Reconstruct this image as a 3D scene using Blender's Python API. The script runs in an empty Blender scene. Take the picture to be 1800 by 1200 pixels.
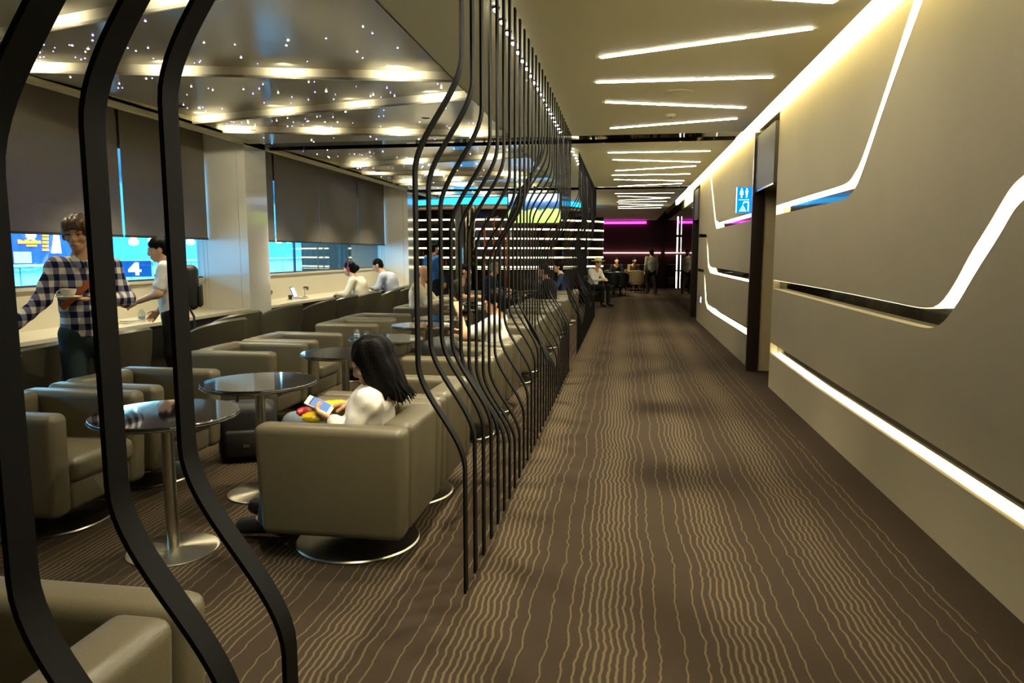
import bpy, bmesh, math, random
import numpy as np
from mathutils import Vector, Matrix
random.seed(7)
SC = bpy.context.scene
COL = SC.collection
PI = math.pi

# ------------------------------------------------------------------ camera
F_PX = 1269.0
PITCH = math.atan(155 / F_PX)
YAW = math.radians(8.7605)
cam_d = bpy.data.cameras.new('camera')
cam_d.sensor_width = 36.0
cam_d.lens = 36.0 * F_PX / 1800.0
cam_d.clip_start = 0.05
cam = bpy.data.objects.new('camera', cam_d)
COL.objects.link(cam)
cam.location = (0, 0, 1.5)
cam.rotation_euler = (PI / 2 - PITCH, 0, YAW)
SC.camera = cam

# ------------------------------------------------------------------ world, view
SC.view_settings.view_transform = 'Standard'
SC.view_settings.look = 'None'
SC.view_settings.exposure = 0.9
SC.view_settings.gamma = 1.0
SC.view_settings.use_curve_mapping = False
world = bpy.data.worlds.new('night_sky')
SC.world = world
world.use_nodes = True
world.node_tree.nodes['Background'].inputs[0].default_value = (0.03, 0.06, 0.12, 1)
world.node_tree.nodes['Background'].inputs[1].default_value = 0.3
SC.cycles.use_denoising = True
SC.cycles.max_bounces = 5
SC.cycles.diffuse_bounces = 3
SC.cycles.glossy_bounces = 3
SC.cycles.adaptive_threshold = 0.04
SC.cycles.light_sampling_threshold = 0.03
SC.cycles.transparent_max_bounces = 12
SC.cycles.sample_clamp_indirect = 6.0
SC.cycles.caustics_reflective = False
SC.cycles.caustics_refractive = False

# ------------------------------------------------------------------ light levels (one place)
LV = dict(lines=28.0, cove=14.0, slot=11.0, slot_hot=22.0, spot=72.0, riser=4.5, lounge=76.0, hall=18.0, shelf=3.6, star=9.0)
WARM = (1.0, 0.90, 0.50)
WARMW = (1.0, 0.95, 0.72)

# ------------------------------------------------------------------ unproject helper (pixel of the 1800x1200 photo to a world plane)
_f = np.array([-math.sin(YAW) * math.cos(PITCH), math.cos(YAW) * math.cos(PITCH), -math.sin(PITCH)])
_r = np.array([math.cos(YAW), math.sin(YAW), 0.0])
_u = np.cross(_r, _f)
def at(x, y, axis, v):
    d = _r * (x - 900) / F_PX + _u * (600 - y) / F_PX + _f
    i = 'xyz'.index(axis)
    c = np.array([0, 0, 1.5])
    return c + d * ((v - c[i]) / d[i])

# ------------------------------------------------------------------ materials
def lin(c):
    if isinstance(c, str):
        c = tuple(int(c[i:i + 2], 16) / 255 for i in (0, 2, 4))
    return tuple((v / 12.92 if v <= 0.04045 else ((v + 0.055) / 1.055) ** 2.4) for v in c)
MATS = {}
def mat(name, color, rough=0.5, metal=0.0, spec=0.5, noise=0.0, nscale=40.0, bump=0.0, bscale=200.0, coat=0.0, emit=None, estr=0.0, alpha=None, sheen=0.0):
    if name in MATS: return MATS[name]
    m = bpy.data.materials.new(name); m.use_nodes = True
    nt = m.node_tree; b = nt.nodes['Principled BSDF']
    c = lin(color) if isinstance(color, str) else color
    b.inputs['Base Color'].default_value = (*c, 1)
    b.inputs['Roughness'].default_value = rough
    b.inputs['Metallic'].default_value = metal
    b.inputs['Specular IOR Level'].default_value = spec
    b.inputs['Coat Weight'].default_value = coat
    b.inputs['Coat Roughness'].default_value = 0.05
    if sheen: b.inputs['Sheen Weight'].default_value = sheen
    tc = nt.nodes.new('ShaderNodeTexCoord')
    if noise:
        n = nt.nodes.new('ShaderNodeTexNoise'); n.inputs['Scale'].default_value = nscale; n.inputs['Detail'].default_value = 4
        nt.links.new(tc.outputs['Object'], n.inputs['Vector'])
        mx = nt.nodes.new('ShaderNodeMix'); mx.data_type = 'RGBA'
        mx.inputs[6].default_value = (*[v * (1 - noise) for v in c], 1)
        mx.inputs[7].default_value = (*[min(1, v * (1 + noise)) for v in c], 1)
        nt.links.new(n.outputs['Fac'], mx.inputs[0]); nt.links.new(mx.outputs[2], b.inputs['Base Color'])
    if bump:
        n2 = nt.nodes.new('ShaderNodeTexNoise'); n2.inputs['Scale'].default_value = bscale; n2.inputs['Detail'].default_value = 2
        nt.links.new(tc.outputs['Object'], n2.inputs['Vector'])
        bp = nt.nodes.new('ShaderNodeBump'); bp.inputs['Strength'].default_value = bump; bp.inputs['Distance'].default_value = 0.01
        nt.links.new(n2.outputs['Fac'], bp.inputs['Height']); nt.links.new(bp.outputs[0], b.inputs['Normal'])
    if emit is not None:
        b.inputs['Emission Color'].default_value = (*(lin(emit) if isinstance(emit, str) else emit), 1)
        b.inputs['Emission Strength'].default_value = estr
    MATS[name] = m
    return m
SMALL_LIGHTS = ('star', 'shelf_led', 'phone', 'tablet', 'sign_', 'guide', 'tv_', 'menu', 'pendant', 'spot_lens', 'downlight_lens', 'reflection_glow')
def emis(name, color, strength):
    if name in MATS: return MATS[name]
    m = bpy.data.materials.new(name); m.use_nodes = True
    nt = m.node_tree; nt.nodes.clear()
    o = nt.nodes.new('ShaderNodeOutputMaterial'); e = nt.nodes.new('ShaderNodeEmission')
    e.inputs[0].default_value = (*(lin(color) if isinstance(color, str) else color), 1)
    e.inputs[1].default_value = strength
    nt.links.new(e.outputs[0], o.inputs[0]); MATS[name] = m
    if name.startswith(SMALL_LIGHTS): m.cycles.emission_sampling = 'NONE'
    return m
def glassmat(name, tint, fac=0.08, rough=0.02, gl=1.0):
    if name in MATS: return MATS[name]
    m = bpy.data.materials.new(name); m.use_nodes = True
    nt = m.node_tree; nt.nodes.clear()
    o = nt.nodes.new('ShaderNodeOutputMaterial'); mx = nt.nodes.new('ShaderNodeMixShader')
    t = nt.nodes.new('ShaderNodeBsdfTransparent'); g = nt.nodes.new('ShaderNodeBsdfGlossy')
    t.inputs[0].default_value = (*tint, 1); g.inputs['Color'].default_value = (gl, gl, gl, 1); g.inputs['Roughness'].default_value = rough
    lw = nt.nodes.new('ShaderNodeLayerWeight'); lw.inputs[0].default_value = 0.5; fr = nt.nodes.new('ShaderNodeMath'); fr.operation = 'POWER'; fr.inputs[1].default_value = 5.0; nt.links.new(lw.outputs['Facing'], fr.inputs[0])
    ad = nt.nodes.new('ShaderNodeMath'); ad.inputs[1].default_value = fac; ad.use_clamp = True
    nt.links.new(fr.outputs[0], ad.inputs[0]); nt.links.new(ad.outputs[0], mx.inputs[0])
    nt.links.new(t.outputs[0], mx.inputs[1]); nt.links.new(g.outputs[0], mx.inputs[2]); nt.links.new(mx.outputs[0], o.inputs[0])
    MATS[name] = m
    return m

# ------------------------------------------------------------------ geometry helpers
def finish(name, bm, m, parent=None, smooth=False, loc=None, rot=None):
    me = bpy.data.meshes.new(name)
    bmesh.ops.recalc_face_normals(bm, faces=bm.faces)
    bm.to_mesh(me); bm.free()
    return link(name, me, m, parent, smooth, loc, rot)
def link(name, me, m, parent=None, smooth=False, loc=None, rot=None):
    if m is not None and not me.materials:
        me.materials.append(m)
    if smooth:
        me.polygons.foreach_set('use_smooth', [True] * len(me.polygons))
        if smooth != 'all':
            try: me.set_sharp_from_angle(angle=math.radians(40))
            except Exception: pass
    o = bpy.data.objects.new(name, me); COL.objects.link(o)
    if parent is not None: o.parent = parent
    if loc is not None: o.location = loc
    if rot is not None: o.rotation_euler = rot
    return o
def pydata(name, v, f, m, parent=None, smooth=False, fix=True):
    me = bpy.data.meshes.new(name); me.from_pydata([tuple(map(float, p)) for p in v], [], f); me.update()
    if fix:
        bm = bmesh.new(); bm.from_mesh(me); bmesh.ops.recalc_face_normals(bm, faces=bm.faces); bm.to_mesh(me); bm.free()
    return link(name, me, m, parent, smooth)
def tag(o, label=None, cat=None, group=None, kind=None):
    if label: o['label'] = label
    if cat: o['category'] = cat
    if group: o['group'] = group
    if kind: o['kind'] = kind
    return o
def empty(name, label, cat, loc=(0, 0, 0), rz=0.0, group=None):
    o = bpy.data.objects.new(name, None); COL.objects.link(o)
    o.location = loc; o.rotation_euler = (0, 0, rz); o.empty_display_size = 0.1
    return tag(o, label, cat, group)
def struct(o): o['kind'] = 'structure'; return o
def copy_tree(o, parent=None):
    c = o.copy(); COL.objects.link(c); c.parent = parent
    for ch in [x for x in CHILD.get(o.name, [])]:
        copy_tree(ch, c)
    return c
CHILD = {}
def remember(o):
    CHILD[o.name] = list(o.children)
    for c in o.children: remember(c)
def add_box(bm, x0, x1, y0, y1, z0, z1, bevel=0.0, seg=2):
    r = bmesh.ops.create_cube(bm, size=1.0)
    vs = r['verts']
    for v in vs:
        v.co = Vector(((x0 + x1) / 2 + v.co.x * (x1 - x0), (y0 + y1) / 2 + v.co.y * (y1 - y0), (z0 + z1) / 2 + v.co.z * (z1 - z0)))
    if bevel:
        es = list({e for v in vs for e in v.link_edges})
        bmesh.ops.bevel(bm, geom=es, offset=bevel, segments=seg, profile=0.5, affect='EDGES')
    return bm
def box(name, x0, x1, y0, y1, z0, z1, m, parent=None, bevel=0.0, seg=2, smooth=None):
    bm = bmesh.new(); add_box(bm, x0, x1, y0, y1, z0, z1, bevel, seg)
    return finish(name, bm, m, parent, smooth=(bevel > 0) if smooth is None else smooth)
def add_lathe(bm, prof, n=32, cx=0, cy=0):
    rings = []
    for r, z in prof:
        if r < 1e-5: rings.append([bm.verts.new((cx, cy, z))])
        else: rings.append([bm.verts.new((cx + r * math.cos(2 * PI * i / n), cy + r * math.sin(2 * PI * i / n), z)) for i in range(n)])
    for a, b in zip(rings, rings[1:]):
        for i in range(n):
            j = (i + 1) % n
            if len(a) == 1 and len(b) == 1: continue
            if len(a) == 1: bm.faces.new((a[0], b[i], b[j]))
            elif len(b) == 1: bm.faces.new((a[i], b[0], a[j]))
            else: bm.faces.new((a[i], b[i], b[j], a[j]))
    for rg in (rings[0], rings[-1]):
        if len(rg) > 2:
            try: bm.faces.new(rg)
            except ValueError: pass
    return bm
def lathe(name, prof, m, parent=None, n=32, cx=0, cy=0, smooth=True):
    bm = bmesh.new(); add_lathe(bm, prof, n, cx, cy)
    return finish(name, bm, m, parent, smooth)
def add_tube(bm, pts, r, n=8, closed_ends=True):
    pts = [Vector(p) for p in pts]
    rs = r if isinstance(r, (list, tuple)) else [r] * len(pts)
    prev = None; up = None
    for i, p in enumerate(pts):
        t = (pts[min(i + 1, len(pts) - 1)] - pts[max(i - 1, 0)]).normalized()
        if up is None:
            up = Vector((0, 0, 1)) if abs(t.z) < 0.9 else Vector((1, 0, 0))
        s = t.cross(up).normalized(); up = s.cross(t).normalized()
        ring = [bm.verts.new(p + (s * math.cos(2 * PI * k / n) + up * math.sin(2 * PI * k / n)) * rs[i]) for k in range(n)]
        if prev:
            for k in range(n): bm.faces.new((prev[k], prev[(k + 1) % n], ring[(k + 1) % n], ring[k]))
        elif closed_ends: bm.faces.new(ring)
        prev = ring
    if closed_ends: bm.faces.new(prev)
    return bm
def tube(name, pts, r, m, parent=None, n=8):
    bm = bmesh.new(); add_tube(bm, pts, r, n)
    return finish(name, bm, m, parent, True)
def prism(name, poly, fn, d0, d1, m, parent=None, bevel=0.0):
    """poly: 2D points, fn(a, b, d) -> 3D; extruded from d0 to d1"""
    bm = bmesh.new()
    a = [bm.verts.new(fn(p[0], p[1], d0)) for p in poly]; b = [bm.verts.new(fn(p[0], p[1], d1)) for p in poly]
    bm.faces.new(a); bm.faces.new(b)
    n = len(poly)
    for i in range(n): bm.faces.new((a[i], a[(i + 1) % n], b[(i + 1) % n], b[i]))
    return finish(name, bm, m, parent)
def ordinal(i):
    return ['first', 'second', 'third', 'fourth', 'fifth', 'sixth', 'seventh', 'eighth', 'ninth', 'tenth', 'eleventh', 'twelfth', 'thirteenth', 'fourteenth', 'fifteenth', 'sixteenth', 'seventeenth', 'eighteenth', 'nineteenth', 'twentieth', 'twenty-first', 'twenty-second', 'twenty-third', 'twenty-fourth', 'twenty-fifth', 'twenty-sixth', 'twenty-seventh', 'twenty-eighth', 'twenty-ninth', 'thirtieth'][i]
# ================================================================== STRUCTURE
# ---- carpet
def carpet():
    m = bpy.data.materials.new('carpet'); m.use_nodes = True
    nt = m.node_tree; b = nt.nodes['Principled BSDF']; b.inputs['Roughness'].default_value = 0.95; b.inputs['Specular IOR Level'].default_value = 0.1
    N = lambda t: nt.nodes.new(t)
    def M(op, a, c=None, clamp=False):
        n = N('ShaderNodeMath'); n.operation = op; n.use_clamp = clamp
        for i, v in enumerate((a, c)):
            if v is None: continue
            if isinstance(v, (int, float)): n.inputs[i].default_value = v
            else: nt.links.new(v, n.inputs[i])
        return n.outputs[0]
    geo = N('ShaderNodeNewGeometry'); sep = N('ShaderNodeSeparateXYZ'); nt.links.new(geo.outputs['Position'], sep.inputs[0])
    X, Y = sep.outputs[0], sep.outputs[1]
    def noise(sx, sy, scale, detail=1.0):
        cb = N('ShaderNodeCombineXYZ'); nt.links.new(M('MULTIPLY', X, sx), cb.inputs[0]); nt.links.new(M('MULTIPLY', Y, sy), cb.inputs[1])
        n = N('ShaderNodeTexNoise'); n.inputs['Scale'].default_value = scale; n.inputs['Detail'].default_value = detail
        nt.links.new(cb.outputs[0], n.inputs['Vector']); return n.outputs['Fac']
    w1 = noise(4.0, 9.0, 1.0, 2.0)
    w2 = noise(0.5, 1.6, 1.0, 0.0)
    u = M('ADD', X, M('ADD', M('MULTIPLY', M('SUBTRACT', w1, 0.5), 0.040), M('MULTIPLY', M('SUBTRACT', w2, 0.5), 0.06)))
    per, Nn, a = 0.52, 12.0, 0.60
    th = M('MULTIPLY', M('ADD', u, 0.03), 2 * PI / per)
    ph = M('ADD', M('MULTIPLY', u, Nn / per), M('MULTIPLY', M('SINE', th), Nn * a / (2 * PI)))
    dens = M('MULTIPLY', M('ADD', M('MULTIPLY', M('COSINE', th), a), 1.0), Nn / per)
    d = M('ABSOLUTE', M('SUBTRACT', M('FRACT', ph), 0.5))
    dist = M('DIVIDE', d, dens)                                   # metres from the line centre
    hw = M('ADD', 0.0020, M('MULTIPLY', M('ADD', M('COSINE', th), 1.0), 0.0011))    # the dense lines are the broader ones
    line = M('SUBTRACT', 1.0, M('DIVIDE', M('SUBTRACT', dist, hw), 0.0022), True)
    line = M('MULTIPLY', line, M('LESS_THAN', X, 1.42))           # plain border by the wall
    line = M('MULTIPLY', line, M('ADD', 0.55, M('MULTIPLY', noise(1, 1, 160.0, 1.0), 0.7)))
    pile = noise(1, 1, 350.0, 2.0)
    base = N('ShaderNodeMix'); base.data_type = 'RGBA'
    base.inputs[6].default_value = (*lin('2C231A'), 1); base.inputs[7].default_value = (*lin('413427'), 1)
    nt.links.new(pile, base.inputs[0])
    mx = N('ShaderNodeMix'); mx.data_type = 'RGBA'; mx.inputs[7].default_value = (*lin('695A42'), 1)
    nt.links.new(base.outputs[2], mx.inputs[6]); nt.links.new(M('MULTIPLY', line, 0.72, True), mx.inputs[0])
    nt.links.new(mx.outputs[2], b.inputs['Base Color'])
    bp = N('ShaderNodeBump'); bp.inputs['Strength'].default_value = 0.5; bp.inputs['Distance'].default_value = 0.004
    nt.links.new(pile, bp.inputs['Height']); nt.links.new(bp.outputs[0], b.inputs['Normal'])
    return m
struct(box('floor', -9.0, 2.9, -2.5, 33.0, -0.06, 0.0, carpet()))

M_CEIL = mat('ceiling_paint', 'D2C99F', rough=0.55, noise=0.03, nscale=3)
M_STAR = mat('star_panel_gloss', 'BDB8AC', rough=0.17, spec=0.5, coat=0.0)
M_STAR.node_tree.nodes['Principled BSDF'].inputs['IOR'].default_value = 1.65
M_RISER = mat('riser_cream', 'FFF6DC', rough=0.6)
M_MIRROR = mat('dark_mirror', '4A443A', rough=0.03, metal=1.0)
M_BLACKM = mat('black_mirror', '0E0C09', rough=0.05, metal=0.0, spec=0.6, coat=0.3)
M_WHITE = mat('white_gloss_panel', 'F4F0E6', rough=0.12, spec=0.6, coat=0.5)
M_CREAM = mat('cream_laminate', 'E4DAC0', rough=0.30, spec=0.5)
M_TRIM = mat('white_trim', 'D8D2C2', rough=0.4)
M_DARKW = mat('dark_bronze', '2B2219', rough=0.30, metal=0.4, noise=0.1, nscale=8)

# ---- corridor wall on the right: fabric panels cut by curved light slots
XW, DEP = 1.64, 0.085
def fabric():
    m = mat('wall_fabric', 'A4977A', rough=0.75, spec=0.25, noise=0.05, nscale=2.2)
    nt = m.node_tree; b = nt.nodes['Principled BSDF']
    tc = nt.nodes.new('ShaderNodeTexCoord'); mp = nt.nodes.new('ShaderNodeMapping'); mp.inputs['Scale'].default_value = (1, 500, 500)
    n = nt.nodes.new('ShaderNodeTexNoise'); n.inputs['Scale'].default_value = 1.0; n.inputs['Detail'].default_value = 2
    nt.links.new(tc.outputs['Object'], mp.inputs[0]); nt.links.new(mp.outputs[0], n.inputs['Vector'])
    bp = nt.nodes.new('ShaderNodeBump'); bp.inputs['Strength'].default_value = 0.15; bp.inputs['Distance'].default_value = 0.002
    nt.links.new(n.outputs['Fac'], bp.inputs['Height']); nt.links.new(bp.outputs[0], b.inputs['Normal'])
    return m
M_FAB = fabric()
M_SLOT = emis('slot_led', WARMW, LV['slot_hot'])
M_SLOTD = emis('slot_led_soft', WARM, LV['slot'])
M_COVE = emis('cove_led', (1.0, 0.94, 0.64), LV['cove'])
wr = bpy.data.objects.new('wall_right', None); COL.objects.link(wr); struct(wr)
def wp(pts): return [tuple(at(x, y, 'x', XW)[1:]) for x, y in pts]
def wfn(y, z, d): return (XW + d, y, z)
def strip(name, pl, m, off=0.004, w0=0.006, w1=0.08):
    """LED profile lying on the panel edge pl (points Y,Z), off = side it is raised to"""
    v, f = [], []
    n = len(pl)
    for i, p in enumerate(pl):
        q0, q1 = Vector(pl[max(i - 1, 0)]), Vector(pl[min(i + 1, n - 1)])
        t = (q1 - q0).normalized(); nn = Vector((-t.y, t.x)) * off
        for o in (nn * 0.05, nn):
            for d in (w0, w1): v.append((XW + d, p[0] + o.x, p[1] + o.y))
    for i in range(n - 1):
        a, b = i * 4, i * 4 + 4
        f += [(a, a + 1, b + 1, b), (a + 2, b + 2, b + 3, a + 3), (a, b, b + 2, a + 2), (a + 1, a + 3, b + 3, b + 1)]
    f += [(0, 2, 3, 1), (4 * n - 4, 4 * n - 3, 4 * n - 1, 4 * n - 2)]
    return pydata(name, v, f, m, wr)
def smoothpl(pl, it=2):
    for _ in range(it):
        out = [pl[0]]
        for a, b in zip(pl, pl[1:]):
            out += [(a[0] * .75 + b[0] * .25, a[1] * .75 + b[1] * .25), (a[0] * .25 + b[0] * .75, a[1] * .25 + b[1] * .75)]
        pl = out + [pl[-1]]
    return pl
YE = 8.38; TOP = 3.03; YN = -1.5
up_hi = wp([(1365, 361.5), (1420, 344), (1482, 326), (1495, 317), (1503, 303), (1511, 291), (1545, 193), (1606, 2)])
up_lo = wp([(1363, 378), (1420, 365), (1477, 353), (1490, 347.5), (1500, 336), (1508, 321), (1521, 286), (1559, 170), (1621, 2)])
def to_top(pl):
    (y0, z0), (y1, z1) = pl[-2], pl[-1]
    k = (TOP - z1) / (z1 - z0); return pl[:-1] + [(y1 + (y1 - y0) * k, TOP)]
up_hi = smoothpl(to_top(up_hi), 2); up_lo = smoothpl(to_top(up_lo), 2)
up_hi[0] = (YE, up_hi[0][1]); up_lo[0] = (YE, up_lo[0][1])
mi_hi = wp([(1358, 491.5), (1462, 509.5), (1565, 530), (1616, 541), (1640, 540.5), (1656, 531), (1680, 495.6), (1704.7, 447), (1739, 393), (1761.5, 353.6), (1778.5, 326.6), (1800, 307)])
mi_lo = wp([(1358, 507), (1468, 536.4), (1570, 563), (1626, 577), (1645, 575), (1661, 563.5), (1680, 538), (1716, 475.5), (1753, 419), (1775.6, 379), (1787, 362), (1800, 350)])
for pl, dz in ((mi_hi, 0.06), (mi_lo, 0.06)):
    y, z = pl[-1]; pl += [(y - 0.25, z + dz * 1.2), (y - 0.6, z + dz * 1.7), (YN, z + dz * 2.2)]
mi_hi = smoothpl(mi_hi, 2); mi_lo = smoothpl(mi_lo, 2)
mi_hi[0] = (YE, mi_hi[0][1]); mi_lo[0] = (YE, mi_lo[0][1])
lo_hi = wp([(1354, 601), (1488, 685.6), (1586.7, 747), (1697.7, 818), (1800, 883)])
lo_lo = wp([(1354, 621), (1432.5, 679.4), (1531, 747), (1617.5, 806), (1725, 880), (1800, 931)])
for pl in (lo_hi, lo_lo):
    (y0, z0), (y1, z1) = pl[-2], pl[-1]; pl.append((YN, z1 + (z1 - z0) / (y1 - y0) * (YN - y1) * 0.6)); pl[0] = (YE, pl[0][1])
PD = 0.075
prism('panel', up_hi + [(YE, TOP)], wfn, 0, PD, M_FAB, wr)
prism('panel', up_lo + [(YN, TOP)] + mi_hi[::-1], wfn, 0, PD, M_FAB, wr)
prism('panel', mi_lo + lo_hi[::-1], wfn, 0, PD, M_FAB, wr)
prism('panel', lo_lo + [(YN, 0.0), (YE, 0.0)], wfn, 0, PD, M_FAB, wr)
strip('light_strip', up_hi, M_SLOT, off=0.006)
strip('light_strip', [p for p in mi_hi if p[0] < at(1640, 540, 'x', XW)[1]], M_SLOT, off=0.006)
strip('light_strip', [p for p in mi_hi if p[0] >= at(1640, 540, 'x', XW)[1]], emis('slot_led_dim', WARM, 1.6), off=0.004)
strip('light_strip', lo_lo, M_SLOTD, off=-0.004, w0=0.030, w1=0.074)
box('backing', XW + PD, XW + PD + 0.02, YN, YE, 0, TOP, M_BLACKM, wr)
box('end_panel', XW, XW + 0.6, YE, YE + 0.02, 0, TOP, M_FAB, wr)
# far section of the same wall
YA, YB = 9.62, 16.72
f_up_hi = to_top(wp([(1324, 374), (1264, 391.5), (1258.5, 387), (1250.5, 310)]))
f_up_lo = to_top(wp([(1324, 386.7), (1268, 400), (1259.5, 402.5), (1256.5, 388), (1248.5, 310)]))
f_mi_hi = wp([(1318, 480.5), (1257, 470.5), (1249, 469), (1246.2, 462), (1244.2, 424), (1241.5, 411.5), (1231, 410.5)])
f_mi_lo = wp([(1318, 495.7), (1256, 481.5), (1248, 479), (1244.5, 468), (1242.5, 428), (1240, 417.5), (1231, 416.5)])
f_lo_hi = wp([(1315, 575), (1252.5, 540), (1244.5, 535), (1241.8, 527), (1239.5, 483), (1237, 474), (1231, 472)])
f_lo_lo = wp([(1315, 590), (1252, 550), (1243, 542), (1240, 530.7), (1237.5, 484), (1235, 479), (1231, 478)])
for pl in (f_up_hi, f_up_lo, f_mi_hi, f_mi_lo, f_lo_hi, f_lo_lo): pl[0] = (YA, pl[0][1])
for pl in (f_mi_hi, f_mi_lo, f_lo_hi, f_lo_lo): pl[-1] = (YB, pl[-1][1])
prism('panel', f_up_hi + [(YA, TOP)], wfn, 0, PD, M_FAB, wr)
prism('panel', f_up_lo + [(YB, TOP)] + f_mi_hi[::-1], wfn, 0, PD, M_FAB, wr)
prism('panel', f_mi_lo + f_lo_hi[::-1], wfn, 0, PD, M_FAB, wr)
prism('panel', f_lo_lo + [(YB, 0), (YA, 0)], wfn, 0, PD, M_FAB, wr)
strip('light_strip', f_up_hi, M_SLOT, off=-0.006)
strip('light_strip', [f_mi_lo[0], f_mi_lo[1], f_mi_lo[2]], M_SLOTD, off=0.004, w0=0.01, w1=0.07)
strip('light_strip', f_mi_hi[2:5], M_SLOT, off=-0.004)
strip('light_strip', f_lo_lo[:3], M_SLOTD, off=0.004, w0=0.01, w1=0.07)
strip('light_strip', f_lo_hi[2:5], M_SLOT, off=-0.004)
box('backing', XW + PD, XW + PD + 0.02, YA, YB, 0, TOP, M_BLACKM, wr)
# cove above the wall panels
box('backing', XW, XW + 0.1, YN, 30.0, TOP, 3.30, M_CREAM, wr)
box('light_strip', XW - 0.03, XW - 0.002, YN, 24.0, TOP + 0.015, TOP + 0.16, M_COVE, wr)
# dark mirrored continuation
box('mirror_panel', XW, XW + 0.03, 17.95, 21.9, 0, TOP, M_MIRROR, wr); box('mirror_panel', XW, XW + 0.03, 21.94, 26.0, 0, TOP, M_MIRROR, wr)
box('mirror_panel', XW, XW + 0.03, 26.04, 30.2, 0, TOP, M_MIRROR, wr)

# ---- dark door portals
def portal(n, y0, y1):
    d = bpy.data.objects.new('door_%d' % n, None); COL.objects.link(d); struct(d)
    box('jamb', 1.575, 1.72, y1 - 0.03, y1 + 0.03, 0, 2.98, M_DARKW, d)
    box('jamb', 1.655, 1.72, y0 + 0.005, y0 + 0.04, 0, 2.98, M_DARKW, d)
    zb = 2.27
    box('transom', 1.60, 1.66, y0, y1 - 0.03, zb, 2.93, mat('transom_metal', '3C362B', rough=0.55, metal=0.1), d)
    box('soffit', 1.60, 2.6, y0, y1, zb - 0.02, zb, mat('soffit_gloss', '3A352C', rough=0.15, metal=0.5), d)
    box('recess_wall', 2.55, 2.6, y0 - 0.6, y1 + 0.6, 0, zb, mat('recess_paint', 'AE9A70', rough=0.7), d)
    box('recess_return', 1.72, 2.55, y1, y1 + 0.05, 0, zb, mat('recess_paint', 'AE9A70'), d)
    return d
portal(1, YE + 0.02, 9.55)
portal(2, YB, 17.6)

# ---- ceilings
ce = bpy.data.objects.new('ceiling', None); COL.objects.link(ce); struct(ce)
ZC = 2.95
XR0, XR1 = -4.85, -1.45
bands = [(9.25, 9.86), (16.35, 16.92)]
segs = [(-2.5, 9.25), (9.86, 16.35), (16.92, 33.0)]
for a, b in segs:
    box('ceiling_board', XR1, 1.39, a, b, ZC, ZC + 0.03, M_CEIL, ce)
    box('ceiling_board', -5.0, XR0, a, b, ZC, ZC + 0.03, M_CEIL, ce)
box('ceiling_board', 1.36, 1.39, -2.5, 33.0, ZC + 0.03, 3.3, M_CEIL, ce)
box('ceiling_board', -9, XR0, 19.6, 33.0, ZC, ZC + 0.03, M_CEIL, ce)
box('ceiling_board', XR0, XR1, 19.6, 33.0, ZC, ZC + 0.03, M_CEIL, ce)
for a, b in bands:
    box('mirror_band', -5.0, 1.39, a, b, ZC + 0.02, ZC + 0.04, M_MIRROR, ce)
    box('mirror_band', -5.0, 1.39, b - 0.01, b, ZC - 0.005, ZC + 0.03, M_MIRROR, ce)
box('slab', -9, 2.9, -2.5, 33, 3.42, 3.5, mat('slab_dark', '4A463E', rough=0.8), ce)
box('trim', -5.03, -5.0, -2.5, 19.6, ZC - 0.02, 3.3, M_TRIM, ce)
box('pocket_board', -5.75, -5.03, -2.5, 19.6, 3.28, 3.31, M_TRIM, ce)

# sawtooth star ceiling of the lounge
H_R = 0.085
def yl(line, x): (xa, ya), (xb, yb) = line; return ya + (yb - ya) * (x - xa) / (xb - xa)
S0 = ((-3.95, 4.49), (-2.7, 4.16)); S1 = ((-4.83, 5.38), (-1.48, 6.24)); S2 = ((-4.78, 7.73), (-1.5, 6.95)); S3 = ((-4.76, 8.40), (-1.49, 9.22))
Sm1 = ((-4.8, 2.2), (-1.5, 2.9))
def shift(l, d): return tuple((x, y + d) for x, y in l)
def const(y): return ((-4.8, y), (-1.5, y))
bays = [(-2.5, [Sm1, S0, S1, S2, S3], 9.25),
        (9.86, [shift(S0, 7.35), shift(S1, 7.75), shift(S2, 7.2), shift(S3, 7.05)], 16.35),
        (16.92, [const(18.0), const(18.8)], 19.6)]
RISERS = []; PANELS = []
M_STARW = emis('star_white', (1.0, 0.93, 0.80), LV['star']); M_STARB = emis('star_blue', (0.30, 0.30, 1.0), LV['star'] * 0.8)
bmst = bmesh.new(); add_lathe(bmst, [(0.0, -0.004), (0.005, -0.003), (0.006, 0.0)], n=6)
me_sw = bpy.data.meshes.new('star_light'); bmst.to_mesh(me_sw); bmst.free(); me_sw.materials.append(M_STARW)
me_sb = me_sw.copy(); me_sb.materials.clear(); me_sb.materials.append(M_STARB)
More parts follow.
